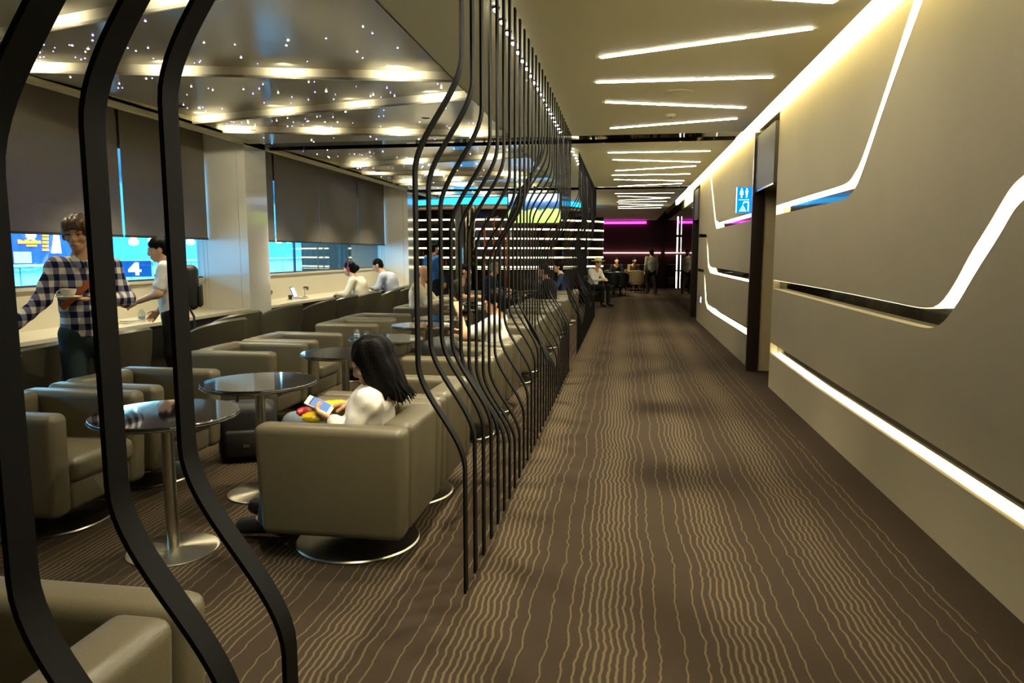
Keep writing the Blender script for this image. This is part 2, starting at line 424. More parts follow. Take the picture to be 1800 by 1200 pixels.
for bi, (y0, lines, y1) in enumerate(bays):
    edges = [const(y0)] + lines + [const(y1)]
    for k in range(len(edges) - 1):
        n, f = edges[k], edges[k + 1]
        ya, yb, yc, yd = yl(n, XR0), yl(n, XR1), yl(f, XR1), yl(f, XR0)
        last = k == len(edges) - 2
        h = 0.0 if last else H_R
        yc = max(yc, yb + 0.02); yd = max(yd, ya + 0.02)
        fs = [(0, 1, 2, 3), (4, 7, 6, 5), (0, 4, 5, 1), (1, 5, 6, 2), (2, 6, 7, 3), (3, 7, 4, 0)]
        NS = 12; v = []; gf = []
        for q in range(NS + 1):
            t = q / NS; x = XR0 + (XR1 - XR0) * t; y_a = ya + (yb - ya) * t; y_b = yd + (yc - yd) * t
            v += [(x, y_a, ZC), (x, y_b, ZC + h), (x, y_b, ZC + h + 0.02), (x, y_a, ZC + 0.02)]
        for q in range(NS):
            for c in range(4): gf.append((4 * q + c, 4 * q + (c + 1) % 4, 4 * q + 4 + (c + 1) % 4, 4 * q + 4 + c))
        gf += [(0, 1, 2, 3), tuple(4 * NS + c for c in range(4))]
        p = pydata('star_panel', v, gf, M_STAR, ce, smooth=True)
        area = (yc + yd - ya - yb) / 2 * (XR1 - XR0)
        if not (bi == 0 and k == 0):
            cnt = int(area * (9, 6, 4)[bi]) if not (bi == 0 and k == 1) else int(area * 6)
            for s in range(cnt):
                tx, ty = random.uniform(0.04, 0.96), random.uniform(0.05, 0.95)
                x = XR0 + (XR1 - XR0) * tx
                q0, q1 = ya + (yb - ya) * tx, yd + (yc - yd) * tx
                wht = random.random() < 0.45
                sc = random.uniform(0.8, 1.5) if wht else random.uniform(0.6, 1.1)
                so = bpy.data.objects.new('star_light', me_sw if wht else me_sb); COL.objects.link(so); so.parent = p
                so.location = (x, q0 + (q1 - q0) * ty, ZC + h * ty - 0.002); so.scale = (sc, sc, sc)
        if not last:
            v = [(XR0, yd, ZC), (XR1, yc, ZC), (XR1, yc, ZC + h), (XR0, yd, ZC + h)]
            v += [(x, y + 0.015, z) for x, y, z in v]
            pydata('light_riser', v, fs, M_RISER, ce)
            RISERS.append((bi, k, (XR0, yd), (XR1, yc)))
        # skirts closing the recess sides
        for X, a, b in ((XR0, ya, yd), (XR1, yb, yc)):
            pydata('skirt', [(X, a, ZC), (X, b, ZC), (X, b, ZC + 0.12), (X, a, ZC + 0.12), (X - .01 if X == XR0 else X + .01, a, ZC), (X - .01 if X == XR0 else X + .01, b, ZC), (X - .01 if X == XR0 else X + .01, b, ZC + .12), (X - .01 if X == XR0 else X + .01, a, ZC + .12)], fs, M_CEIL, ce)
# the small lamps that wash each riser
def point_light(name, loc, energy, color=WARMW, r=0.012, parent=None):
    l = bpy.data.lights.new(name, 'POINT'); l.energy = energy; l.color = color; l.shadow_soft_size = r
    o = bpy.data.objects.new(name, l); COL.objects.link(o); o.location = loc
    if parent: o.parent = parent
    return o
for bi, k, (xa, ya), (xb, yb) in RISERS:
    for t in ((0.06, 0.35, 0.62, 0.88) if bi == 0 else (0.1, 0.4, 0.8)):
        l = bpy.data.lights.new('riser_lamp', 'SPOT'); l.energy = LV['riser'] * random.uniform(0.45, 1.7); l.color = (1.0, 0.92, 0.64); l.shadow_soft_size = 0.008; l.spot_size = math.radians(130); l.spot_blend = 1.0
        o = bpy.data.objects.new('riser_lamp', l); COL.objects.link(o); o.parent = ce
        o.location = (xa + (xb - xa) * t, ya + (yb - ya) * t - 0.24, ZC + 0.03); o.rotation_euler = (PI / 2 - 0.05, 0, math.atan2(yb - ya, xb - xa))

# ---- left wall with the window band, pillars
XL = -5.65
wl = bpy.data.objects.new('wall_left', None); COL.objects.link(wl); struct(wl)
box('low_wall', XL - 0.1, XL, -2.5, 19.6, 0, 1.14, M_CREAM, wl)
box('header', XL - 0.1, XL, -2.5, 19.6, 2.70, 3.3, mat('header_grey', '8A857A', rough=0.6), wl)
box('sill', XL - 0.1, XL + 0.03, -2.5, 9.14, 1.14, 1.17, M_CREAM, wl); box('sill', XL - 0.1, XL + 0.03, 9.72, 16.5, 1.14, 1.17, M_CREAM, wl)
def pillar(nm, y0, y1):
    w = struct(bpy.data.objects.new(nm, None)); COL.objects.link(w)
    box('front_panel', -5.02, -5.0, y0, y1, 0, 3.28, M_WHITE, w)
    for xa, xb in ((-5.645, -5.60), (-5.595, -5.12), (-5.115, -5.02)):
        box('side_panel', xa, xb, y0, y0 + 0.02, 0, 3.28, M_WHITE, w)
    box('core', -5.645, -5.02, y0 + 0.022, y1 - 0.022, 0, 3.27, mat('pillar_core', '2A2824', rough=0.8), w)
    box('side_panel', -5.645, -5.02, y1 - 0.02, y1, 0, 3.28, M_WHITE, w)
pillar('wall_pillar_1', 9.14, 9.72); pillar('wall_pillar_2', 16.5, 17.2)
M_GLASS = glassmat('window_glass', (0.80, 0.93, 1.0), 0.05)
M_FRAME = mat('window_frame', '59606A', rough=0.4, metal=0.6)
def window(n, y0, y1, divs):
    w = bpy.data.objects.new('window_%d' % n, None); COL.objects.link(w); struct(w)
    ys = [y0] + divs + [y1]
    for a, b in zip(ys, ys[1:]):
        box('pane', XL - 0.06, XL - 0.05, a + 0.012, b - 0.012, 1.17, 2.70, M_GLASS, w)
    for y in ys[1:-1]: box('mullion', XL - 0.075, XL - 0.035, y - 0.011, y + 0.011, 1.17, 2.70, M_FRAME, w)
    box('rail', XL - 0.075, XL - 0.035, y0, y1, 1.165, 1.19, M_FRAME, w); box('rail', XL - 0.075, XL - 0.035, y0, y1, 2.68, 2.70, M_FRAME, w)
window(1, -2.5, 9.14, [0.2, 2.5, 4.8, 7.35]); window(2, 9.72, 16.5, [12.0, 14.3])
box('infill', XL - 0.1, XL, 9.14, 9.72, 1.14, 2.7, M_WHITE, wl); box('infill', XL - 0.1, XL, 16.5, 19.6, 1.14, 2.7, M_WHITE, wl)
# back, far and near walls
struct(box('wall_back', -9, 2.9, 32.9, 33.0, 0, 3.4, mat('maroon_wall', '4A1020', rough=0.6)))
struct(box('wall_rear', -9, 2.9, -2.6, -2.5, 0, 3.4, mat('rear_wall', '6E6450', rough=0.8)))
struct(box('wall_far_left', -9.1, -9.0, 19.6, 33.0, 0, 3.4, mat('maroon_wall', '4A1020')))
struct(box('wall_bar_side', -9, -5.65, 19.5, 19.6, 0, 3.4, mat('bar_side', '3A332A', rough=0.6)))
struct(box('wall_service', 2.7, 2.8, -2.5, 33.0, 0, 3.4, mat('rear_wall', '6E6450')))
# ================================================================== LIGHT FIXTURES
LM = emis('led_line', (1.0, 0.95, 0.78), LV['lines'])
bay_lines = [
    [((-0.2, 2.9), (1.18, 3.2)), ((-0.2, 4.16), (1.18, 4.63)), ((-0.2, 5.63), (1.18, 5.13)), ((-0.26, 6.42), (1.19, 6.46)), ((-0.2, 7.25), (1.17, 7.74)), ((-0.18, 8.74), (1.18, 8.33))],
    [tuple(tuple(at(*q, 'z', 2.95)[:2]) for q in l) for l in (((1069, 268), (1248, 265)), ((1077.7, 280.3), (1230, 284.3)), ((1082.7, 299.7), (1223, 291.3)), ((1076, 307.7), (1213, 305.3)), ((1080, 315.3), (1201.7, 317.3)), ((1086.7, 327), (1198, 322)))],
    [tuple(tuple(at(*q, 'z', 2.95)[:2]) for q in l) for l in (((1081, 340), (1185, 338.7)), ((1086, 344.3), (1177.7, 347.3)), ((1088.3, 351.7), (1172, 348)), ((1085, 354.6), (1172, 353.7)), ((1087.7, 357.7), (1165, 360)), ((1086.7, 363.3), (1165, 360.5)), ((1087, 366), (1162, 365)))],
]
M_HOUS = mat('light_housing', 'C9C0A8', rough=0.5)
for bi, ls in enumerate(bay_lines):
    for i, ((xa, ya), (xb, yb)) in enumerate(ls):
        bn = ('nearest', 'middle', 'farthest')[bi]
        slant = 'running nearly straight across' if abs(yb - ya) < 0.1 else ('slanting nearer at its right end' if yb < ya else 'slanting farther at its right end')
        e = empty('ceiling_light', '%s white light line of the %s ceiling bay, %s' % (ordinal(i), bn, slant), 'ceiling light', ((xa + xb) / 2, (ya + yb) / 2, ZC), 0, 'slanting light lines in the corridor ceiling')
        L = math.hypot(xb - xa, yb - ya); a = math.atan2(yb - ya, xb - xa)
        t = box('light_tube', -L / 2, L / 2, -0.022, 0.022, -0.006, 0.0, LM if bi < 2 else emis('led_line_far', (1.0, 0.95, 0.74), 7.0), e); t.rotation_euler[2] = a
        hs = box('housing', -L / 2 - 0.004, L / 2 + 0.004, -0.027, 0.027, -0.002, 0.0, M_HOUS, e); hs.rotation_euler[2] = a
# row of small spotlights above the bar screen
M_SPOT = emis('spot_lens', (1.0, 0.95, 0.82), 40.0)
M_CAN = mat('spot_can', '3A362E', rough=0.4, metal=0.6)
def spot(x, y, i, near, lit):
    e = empty('spotlight', '%s small bright spotlight from the camera above the %s bar screen' % (ordinal(i), near), 'spotlight', (x, y, ZC), 0, 'spotlights above the %s bar screen' % near)
    lathe('lens', [(0.0, -0.028), (0.008, -0.027), (0.014, -0.021), (0.0155, -0.010)], M_SPOT, e, 12)
    lathe('rim', [(0.017, -0.012), (0.024, -0.012), (0.026, -0.001), (0.017, -0.001)], M_CAN, e, 14)
    if lit:
        l = bpy.data.lights.new('spot_beam', 'SPOT'); l.energy = LV['spot']; l.spot_size = math.radians(100); l.spot_blend = 0.6; l.color = (1.0, 0.93, 0.68); l.shadow_soft_size = 0.012
        o = bpy.data.objects.new('spot_beam', l); COL.objects.link(o); o.parent = e; o.location = (0, 0, -0.045)
spys = [1.6, 2.6, 3.5] + [4.43 + 0.232 * i for i in range(20)]
for i, y in enumerate(spys): spot(-0.78, y, i, 'nearest', i in (0, 1, 2, 3, 6, 9, 12, 15, 18, 21))
for i in range(16): spot(-0.75, 10.5 + 0.36 * i, i, 'second', i % 5 == 2)
# recessed downlights in the ceiling board
for i, (x, y) in enumerate([(-0.55, 26.5), (0.1, 27.4), (-0.2, 29.0), (-2.2, 21.0), (-3.3, 24.5), (0.25, 28.6)]):
    e = empty('downlight', ('recessed downlight glowing in the dim far ceiling, %s of six from the camera' % ordinal(i)), 'downlight', (x, y, ZC), 0, 'far recessed downlights')
    lathe('lens', [(0.0, -0.008), (0.07, -0.008), (0.075, -0.002)], emis('downlight_lens', (1.0, 0.92, 0.75), 12.0), e, 16)
    lathe('rim', [(0.076, -0.01), (0.095, -0.008), (0.097, -0.001), (0.076, -0.001)], M_TRIM, e, 16)
    if i in (0, 2):
        l = bpy.data.lights.new('downlight_beam', 'SPOT'); l.energy = 230; l.spot_size = math.radians(120); l.spot_blend = 0.8; l.color = (1.0, 0.88, 0.60); l.shadow_soft_size = 0.05
        o = bpy.data.objects.new('downlight_beam', l); COL.objects.link(o); o.parent = e; o.location = (0, 0, -0.02)
# lounge lamps: unseen fittings added to brighten the seats and window side
def lounge_lamp(x, y, e_w, i):
    e = empty('added_lamp', '%s added fill lamp above the lounge from the camera' % ordinal(i), 'fill lamp', (x, y, ZC + 0.04), 0, 'added fill lamps above the lounge')
    l = bpy.data.lights.new('lamp_beam', 'SPOT'); l.energy = e_w; l.spot_size = math.radians(105); l.spot_blend = 0.8; l.color = (1.0, 0.92, 0.66); l.shadow_soft_size = 0.03
    o = bpy.data.objects.new('lamp_beam', l); COL.objects.link(o); o.parent = e; o.location = (0, 0, -0.03)
    lathe('rim', [(0.03, -0.004), (0.045, -0.006), (0.047, 0.0), (0.03, 0.0)], M_CAN, e, 14)
for i, (x, y) in enumerate([(-3.9, 2.4), (-2.4, 4.6), (-4.5, 4.7), (-3.3, 6.3), (-4.5, 7.0), (-4.5, 8.5), (-2.2, 8.0), (-4.5, 10.8), (-2.6, 12.0), (-4.5, 13.0), (-4.5, 15.2), (-3.0, 18.4)]):
    lounge_lamp(x, y, LV['lounge'] * (1.75 if x < -4.2 else 1.0), i)
# ================================================================== BAR SCREENS
M_BAR = mat('black_bronze_bar', '0A0806', rough=0.6, metal=0.0, spec=0.10)
ZU = [(0.3, 1.80), (0.9, 1.825), (1.11, 1.92), (1.32, 2.0), (3.0, 2.07), (3.21, 2.02), (3.42, 1.94), (3.63, 1.85), (4.05, 1.81), (4.47, 1.67), (4.8, 1.63), (5.2, 1.80), (5.7, 2.05), (6.2, 2.18), (6.6, 2.1), (7.0, 2.02), (7.3, 1.9), (7.7, 1.7), (8.3, 1.62), (8.9, 1.85)]
ZL = [(0.3, 0.95), (0.9, 0.81), (1.11, 0.885), (1.32, 0.90), (3.0, .80), (3.21, .87), (3.42, .87), (3.63, .83), (3.84, .74), (4.05, .64), (4.47, .53), (4.68, .52), (4.89, .61), (5.1, .69), (5.31, .80), (5.52, .88), (5.9, .95), (6.3, .8), (6.7, .65), (7.2, .55), (7.8, .75), (8.4, .9), (8.9, .8)]
def interp(T, y): return float(np.interp(y, [a for a, _ in T], [b for _, b in T]))
XB, DISP, BT, BW, HB = -0.67, 0.205, 0.010, 0.050, 0.25
def bar(y, zu, zl, parent, disp=DISP, HB=0.235):
    pts = [(0.0, 0.0)]
    def ss(t): return t * t * (3 - 2 * t)
    K = 16
    for i in range(K + 1):
        t = i / K; pts.append((zl - HB + 2 * HB * t, ss(t)))
    for i in range(K + 1):
        t = i / K; pts.append((zu - HB + 2 * HB * t, 1 - ss(t)))
    pts.append((ZC - 0.001, 0.0))
    P = [Vector((XB - disp * s, z)) for z, s in pts]
    v, f = [], []
    n = len(P)
    for i, p in enumerate(P):
        t = (P[min(i + 1, n - 1)] - P[max(i - 1, 0)]).normalized(); nn = Vector((t.y, -t.x)) * BT / 2
        for sx, sy in ((1, -1), (1, 1), (-1, 1), (-1, -1)):
            v.append((p.x + nn.x * sx, y + sy * BW / 2, p.y + nn.y * sx))
    for i in range(n - 1):
        a, b = 4 * i, 4 * i + 4
        for k in range(4): f.append((a + k, a + (k + 1) % 4, b + (k + 1) % 4, b + k))
    f += [(0, 1, 2, 3), tuple(4 * n - 4 + k for k in range(4))]
    return pydata('bar', v, f, M_BAR, parent, smooth=True)
s1 = empty('bar_screen', 'three bent black metal bars standing closest to the camera at left', 'bar screen', (0, 0, 0), 0)
for y in (0.90, 1.11, 1.32): bar(y, interp(ZU, y), interp(ZL, y), s1, HB=0.215)
s2 = empty('bar_screen', 'long row of wavy black metal bars between armchairs and corridor', 'bar screen')
for i in range(30):
    y = 3.0 + 0.21 * i
    bar(y, interp(ZU, y), interp(ZL, y), s2)
s3 = empty('bar_screen', 'farther row of wavy dark bars beyond the ceiling band', 'bar screen')
for i in range(32):
    y = 10.76 + 0.21 * i
    bar(y, 1.9 + 0.27 * math.sin(y * 1.9), 0.74 + 0.2 * math.sin(y * 1.9 + 0.6), s3)

# ================================================================== FURNITURE
M_LEA = mat('taupe_leather', '5D543F', rough=0.38, spec=0.45, noise=0.05, nscale=6, bump=0.12, bscale=260)
M_LEAD = mat('dark_leather', '4A4536', rough=0.38, spec=0.5, noise=0.06, nscale=5, bump=0.1, bscale=220)
M_CHR = mat('brushed_steel', 'BDB6A6', rough=0.28, metal=1.0)
def radial_steel():
    m = mat('radial_steel', 'C9C0AC', rough=0.30, metal=1.0)
    nt = m.node_tree; b = nt.nodes['Principled BSDF']; b.inputs['Anisotropic'].default_value = 0.9; b.inputs['Roughness'].default_value = 0.32
    t = nt.nodes.new('ShaderNodeTangent'); t.direction_type = 'RADIAL'; t.axis = 'Z'
    nt.links.new(t.outputs[0], b.inputs['Tangent']); return m
M_RAD = radial_steel()
def taper_obj(o, k=0.05, zt=0.69):
    for v in o.data.vertices:
        s = 1 - k * max(0, (zt - v.co.z)) / 0.55
        v.co.x *= s; v.co.y *= s
def make_armchair():
    e = empty('armchair', 'taupe leather club armchair', 'armchair')
    for s in (-1, 1):
        a, b = sorted((s * 0.245, s * 0.385))
        o = box('armrest', a, b, -0.375, 0.375, 0.145, 0.69, M_LEA, e, 0.042, 4); taper_obj(o)
    o = box('backrest', -0.25, 0.25, 0.215, 0.377, 0.15, 0.692, M_LEA, e, 0.042, 4); taper_obj(o)
    o = box('seat_cushion', -0.246, 0.246, -0.380, 0.225, 0.30, 0.435, M_LEA, e, 0.045, 4)
    o = box('seat_body', -0.244, 0.244, -0.362, 0.25, 0.15, 0.31, M_LEA, e, 0.03, 3); taper_obj(o)
    base = lathe('swivel_base', [(0.0, 0.0), (0.315, 0.0), (0.322, 0.006), (0.315, 0.013), (0.06, 0.022), (0.045, 0.030), (0.0, 0.030)], M_CHR, e, 48)
    lathe('column', [(0.045, 0.02), (0.04, 0.04), (0.038, 0.15), (0.10, 0.152), (0.10, 0.16), (0.0, 0.16)], M_CHR, base, 24)
    return e
chair0 = make_armchair(); remember(chair0)
first = [True]
def place(root, loc, rz, label, group):
    if root.get('_used') is None:
        o = root; root['_used'] = 1
    else:
        o = copy_tree(root)
    o.location = loc; o.rotation_euler = (0, 0, rz); o['label'] = label
    if group: o['group'] = group
    return o
RR = [(-1.36, 1.17), (-1.36, 3.50), (-1.365, 4.29), (-1.365, 5.80), (-1.365, 6.78), (-1.37, 8.35), (-1.38, 9.16), (-1.37, 10.7), (-1.37, 11.5), (-1.36, 13.0), (-1.36, 13.8), (-1.36, 15.3), (-1.36, 16.1)]
rl = ['taupe armchair cut by the bottom left corner behind the closest bars', 'taupe armchair with a woman holding a phone, beside the bars', 'empty taupe armchair directly behind the seated woman with the phone'] + ['taupe armchair with its back to the bars, %s from the camera in that row' % ordinal(i) for i in range(3, 13)]
for i, (x, y) in enumerate(RR):
    place(chair0, (x, y, 0), -PI / 2 + (random.uniform(-.02, .02) if i > 1 else 0), rl[i], 'armchairs along the bar screen')
LL = [(-3.19, 3.50), (-3.19, 4.33), (-3.22, 5.86), (-3.22, 6.70), (-3.18, 8.30), (-3.22, 9.12), (-3.10, 10.95), (-3.15, 12.3), (-3.15, 13.6), (-3.1, 15.2)]
for i, (x, y) in enumerate(LL):
    place(chair0, (x, y, 0), PI / 2 + random.uniform(-.02, .02), 'taupe armchair facing the corridor, %s from the camera in the row beyond the tables' % ordinal(i), 'armchairs beyond the round tables')
# round tables
M_TTOP = mat('black_glass_top', '0B0A09', rough=0.03, spec=0.8, coat=1.0)
M_TTOP.node_tree.nodes['Principled BSDF'].inputs['IOR'].default_value = 1.9
def make_table():
    e = empty('round_table', 'round black table', 'table')
    t = lathe('table_top', [(0.0, 0.685), (0.33, 0.685), (0.340, 0.689), (0.345, 0.698), (0.345, 0.709), (0.342, 0.7135), (0.3405, 0.714), (0.337, 0.714), (0.05, 0.714), (0.0, 0.714)], M_TTOP, e, 64)
    lathe('edge_band', [(0.343, 0.6945), (0.3465, 0.696), (0.3465, 0.699), (0.343, 0.700)], M_CHR, t, 64)
    lathe('column', [(0.03, 0.012), (0.03, 0.66), (0.10, 0.672), (0.10, 0.685), (0.0, 0.685)], M_CHR, e, 24)
    lathe('table_base', [(0.0, 0.0), (0.215, 0.0), (0.22, 0.004), (0.2185, 0.008), (0.214, 0.0092), (0.206, 0.0095), (0.05, 0.0145), (0.03, 0.015), (0.0, 0.015)], M_RAD, e, 64)
    return e
tab0 = make_table(); remember(tab0)
TT = [(-2.24, 3.22), (-2.22, 4.12), (-2.20, 5.47), (-2.19, 6.46), (-2.19, 7.72), (-2.2, 8.6), (-2.2, 10.3), (-2.2, 11.3), (-2.2, 12.9), (-2.2, 14.1), (-2.2, 15.5)]
tl = ['round black glass table on a steel pedestal, closest to the camera', 'round black glass table just left of the seated woman with the phone', 'round black table with glass jars behind it, left of the dark haired head', 'round black table carrying small glass jars']
for i, (x, y) in enumerate(TT):
    place(tab0, (x, y, 0), i * 0.7, tl[i] if i < 4 else 'round black pedestal table, %s from the camera in its row' % ordinal(i), 'round pedestal tables')
# counter along the window
def counter(y0, y1, label):
    e = empty('window_counter', label, 'counter', (0, 0, 0))
    box('counter_top', XL, -5.0, y0, y1, 0.715, 0.757, M_CREAM, e, 0.004, 1)
    box('apron', -5.12, -5.09, y0, y1, 0.0, 0.714, mat('apron_dark', '2E2922', rough=0.5), e)
    for k in range(int((y1 - y0) / 2.2)):
        box('support', -5.6, -5.12, y0 + 1.1 + 2.2 * k, y0 + 1.14 + 2.2 * k, 0.0, 0.714, mat('apron_dark', '2E2922'), e)
counter(-2.5, 9.14, 'long cream counter under the nearer window, left of the pillar')
counter(9.72, 16.5, 'cream counter under the farther window, beyond the white pillar')
# counter chairs
def make_counter_chair():
    e = empty('counter_chair', 'dark leather chair', 'chair')
    v, f = [], []
    n = 22; rings = 6
    prof = []
    for i in range(n + 1):
        th = math.radians(-115 + 230 * i / n)          # 0 = back (+Y)
        c = abs(th) / math.radians(115)
        top = 0.86 - 0.20 * (c ** 2.2)
        bot = 0.40
        ro = 0.335; ri = 0.285
        sx, sy = math.sin(th), math.cos(th)
        flare = 0.05 * (1 - c)
        pr = [(ri, bot), (ri + flare * 0.6, (bot + top) / 2), (ri + flare, top - 0.02), ((ri + ro) / 2 + flare, top), (ro + flare, top - 0.02), (ro + flare * 0.5, (bot + top) / 2), (ro - 0.02, bot)]
        for r, z in pr: v.append((r * sx * 1.02, r * sy * 0.92, z))
    m = 7
    for i in range(n):
        for k in range(m):
            a = i * m + k; b = i * m + (k + 1) % m
            f.append((a, b, b + m, a + m))
    f += [tuple(range(m)), tuple(n * m + k for k in range(m))]
    pydata('backrest', v, f, M_LEAD, e, smooth=True)
    lathe('seat', [(0.0, 0.34), (0.24, 0.34), (0.272, 0.36), (0.278, 0.42), (0.26, 0.455), (0.0, 0.465)], M_LEAD, e, 28)
    for sx in (-1, 1):
        for sy in (-1, 1):
            tube('leg', [(sx * 0.17, sy * 0.15, 0.35), (sx * 0.23, sy * 0.21, 0.0)], [0.018, 0.012], mat('chair_leg', '1E1A16', rough=0.4), e, 8)
    return e
cc0 = make_counter_chair(); remember(cc0)
CC = [(-4.40, 3.6), (-4.40, 4.55), (-4.42, 5.62), (-4.12, 6.72), (-4.42, 7.60), (-4.45, 8.75), (-4.45, 9.85), (-4.45, 10.75), (-4.45, 11.85), (-4.45, 12.95), (-4.45, 14.0)]
for i, (x, y) in enumerate(CC):
    place(cc0, (x, y, 0), PI / 2 - PI + random.uniform(-.15, .25), 'dark leather barrel chair at the window counter, %s from the camera' % ordinal(i), 'barrel chairs at the window counter')
# roller blinds
def blindmat():
    m = bpy.data.materials.new('blind_screen'); m.use_nodes = True; nt = m.node_tree; nt.nodes.clear()
    o = nt.nodes.new('ShaderNodeOutputMaterial'); mx = nt.nodes.new('ShaderNodeMixShader'); mx.inputs[0].default_value = 0.905
    t = nt.nodes.new('ShaderNodeBsdfTransparent'); b = nt.nodes.new('ShaderNodeBsdfPrincipled')
    b.inputs['Base Color'].default_value = (*lin('857C6E'), 1); b.inputs['Roughness'].default_value = 0.55; b.inputs['Specular IOR Level'].default_value = 0.3
    tc = nt.nodes.new('ShaderNodeTexCoord'); w = nt.nodes.new('ShaderNodeTexWave'); w.bands_direction = 'Z'; w.inputs['Scale'].default_value = 90; w.inputs['Distortion'].default_value = 0.5
    nt.links.new(tc.outputs['Object'], w.inputs['Vector']); bp = nt.nodes.new('ShaderNodeBump'); bp.inputs['Strength'].default_value = 0.08; bp.inputs['Distance'].default_value = 0.002
    nt.links.new(w.outputs['Fac'], bp.inputs['Height']); nt.links.new(bp.outputs[0], b.inputs['Normal'])
    nt.links.new(t.outputs[0], mx.inputs[1]); nt.links.new(b.outputs[0], mx.inputs[2]); nt.links.new(mx.outputs[0], o.inputs[0]); return m
M_BLIND = blindmat()
XBL = -5.57
def blind(y0, y1, label, zb=1.70):
    e = empty('roller_blind', label, 'blind', (XBL, (y0 + y1) / 2, 3.2), 0, 'roller blinds over the window band')
    h = (y1 - y0) / 2
    box('blind_cloth', -0.0015, 0.0015, -h, h, zb - 3.2, 0.0, M_BLIND, e)
    box('bottom_rail', -0.01, 0.01, -h, h, zb - 3.2 - 0.02, zb - 3.2 + 0.005, mat('blind_rail', '33302B', rough=0.5), e)
    bm = bmesh.new(); add_tube(bm, [(0, -h, 0.03), (0, h, 0.03)], 0.03, 12); finish('roller', bm, mat('blind_rail', '33302B'), e, True)
ysl = float(at(211, 300, 'x', XBL)[1])
sl2 = [float(at(x, y, 'x', XBL)[1]) for x, y in ((482, 360), (561, 360), (629, 380))]
blind(-2.4, 2.3, 'brown roller blind over the nearer window, leftmost of three'); blind(2.33, ysl - 0.022, 'brown roller blind behind the man in the checked shirt')
blind(ysl + 0.022, 9.12, 'brown roller blind just left of the white pillar')
blind(sl2[0] + 0.03, sl2[1] - 0.008, 'brown roller blind just right of the white pillar'); blind(sl2[1] + 0.008, sl2[2] - 0.02, 'brown roller blind in the middle of the farther window')
blind(sl2[2] + 0.02, 16.47, 'brown roller blind at the far end of the farther window')
blind(9.74, sl2[0] - 0.02, 'narrow brown blind end beside the white pillar')
# ================================================================== PEOPLE (implicit surfaces polygonised with surface nets)
def surface_nets(fn, lo, hi, h):
    lo = np.array(lo, float); hi = np.array(hi, float)
    n = np.maximum(np.ceil((hi - lo) / h).astype(int) + 1, 3)
    ax = [lo[i] + h * np.arange(n[i]) for i in range(3)]
    G = np.stack(np.meshgrid(*ax, indexing='ij'), -1).reshape(-1, 3)
    Fv = fn(G).reshape(n)
    ins = Fv < 0
    acc = np.zeros((*(n - 1), 3)); cnt = np.zeros(tuple(n - 1))
    C = [(a, b, c) for a in (0, 1) for b in (0, 1) for c in (0, 1)]
    def sub(A, o): return A[o[0]:o[0] + n[0] - 1, o[1]:o[1] + n[1] - 1, o[2]:o[2] + n[2] - 1]
    for a in C:
        for ax_ in range(3):
            if a[ax_] == 1: continue
            b = list(a); b[ax_] = 1; b = tuple(b)
            fa, fb = sub(Fv, a), sub(Fv, b)
            cr = (fa < 0) != (fb < 0)
            t = np.where(cr, fa / np.where(fa - fb == 0, 1, fa - fb), 0)
            for k in range(3):
                acc[..., k] += np.where(cr, a[k] + (t if k == ax_ else 0), 0)
            cnt += cr
    act = cnt > 0
    idx = -np.ones(tuple(n - 1), int); idx[act] = np.arange(act.sum())
    pos = acc[act] / cnt[act][:, None] + np.argwhere(act)
    V = lo + h * pos
    Q = []
    for ax_ in range(3):
        s0 = [slice(None)] * 3; s1 = [slice(None)] * 3; s0[ax_] = slice(0, -1); s1[ax_] = slice(1, None)
        ch = ins[tuple(s0)] != ins[tuple(s1)]
        e = np.argwhere(ch); o1, o2 = [(1, 2), (2, 0), (0, 1)][ax_]
        ok = (e[:, o1] > 0) & (e[:, o2] > 0) & (e[:, o1] < n[o1] - 1) & (e[:, o2] < n[o2] - 1)
        e = e[ok]
        fl = ins[tuple(s0)][tuple(e.T)]
        def id_(d1, d2):
            q = e.copy(); q[:, o1] -= d1; q[:, o2] -= d2; return idx[tuple(q.T)]
        q = np.stack([id_(1, 1), id_(0, 1), id_(0, 0), id_(1, 0)], 1)
        q[~fl] = q[~fl][:, ::-1]
        Q.append(q)
    return V, np.concatenate(Q)
def smin(a, b, k):
    h = np.clip(0.5 + 0.5 * (b - a) / k, 0, 1); return b + (a - b) * h - k * h * (1 - h)
class SDF:
    def __init__(s, k=0.03): s.p = []; s.k = k
    def cap(s, a, b, r1, r2=None, sc=(1, 1, 1), k=None):
        s.p.append(('c', np.array(a, float), np.array(b, float), r1, r1 if r2 is None else r2, np.array(sc, float), k)); return s
    def ell(s, c, r, k=None):
        s.p.append(('e', np.array(c, float), np.array(r, float), k)); return s
    def bounds(s, pad):
        lo, hi = np.full(3, 9.), np.full(3, -9.)
        for q in s.p:
            if q[0] == 'c':
                m = max(q[3], q[4]) / q[5]
                for v in (q[1], q[2]): lo = np.minimum(lo, v - m); hi = np.maximum(hi, v + m)
            else: lo = np.minimum(lo, q[1] - q[2]); hi = np.maximum(hi, q[1] + q[2])
        return lo - pad, hi + pad
    def __call__(s, P):
        d = None
        for q in s.p:
            if q[0] == 'c':
                _, a, b, r1, r2, sc, k = q
                ab = (b - a) * sc; ap = (P - a) * sc
                t = np.clip((ap @ ab) / max(ab @ ab, 1e-9), 0, 1)
                v = np.linalg.norm(ap - t[:, None] * ab, axis=1) - (r1 + (r2 - r1) * t)
            else:
                _, c, r, k = q
                w = (P - c) / r; l = np.linalg.norm(w, axis=1); v = (l - 1) * r.min() * (0.5 + 0.5 * l / np.maximum(l, 1))
            d = v if d is None else smin(d, v, k or s.k)
        return d
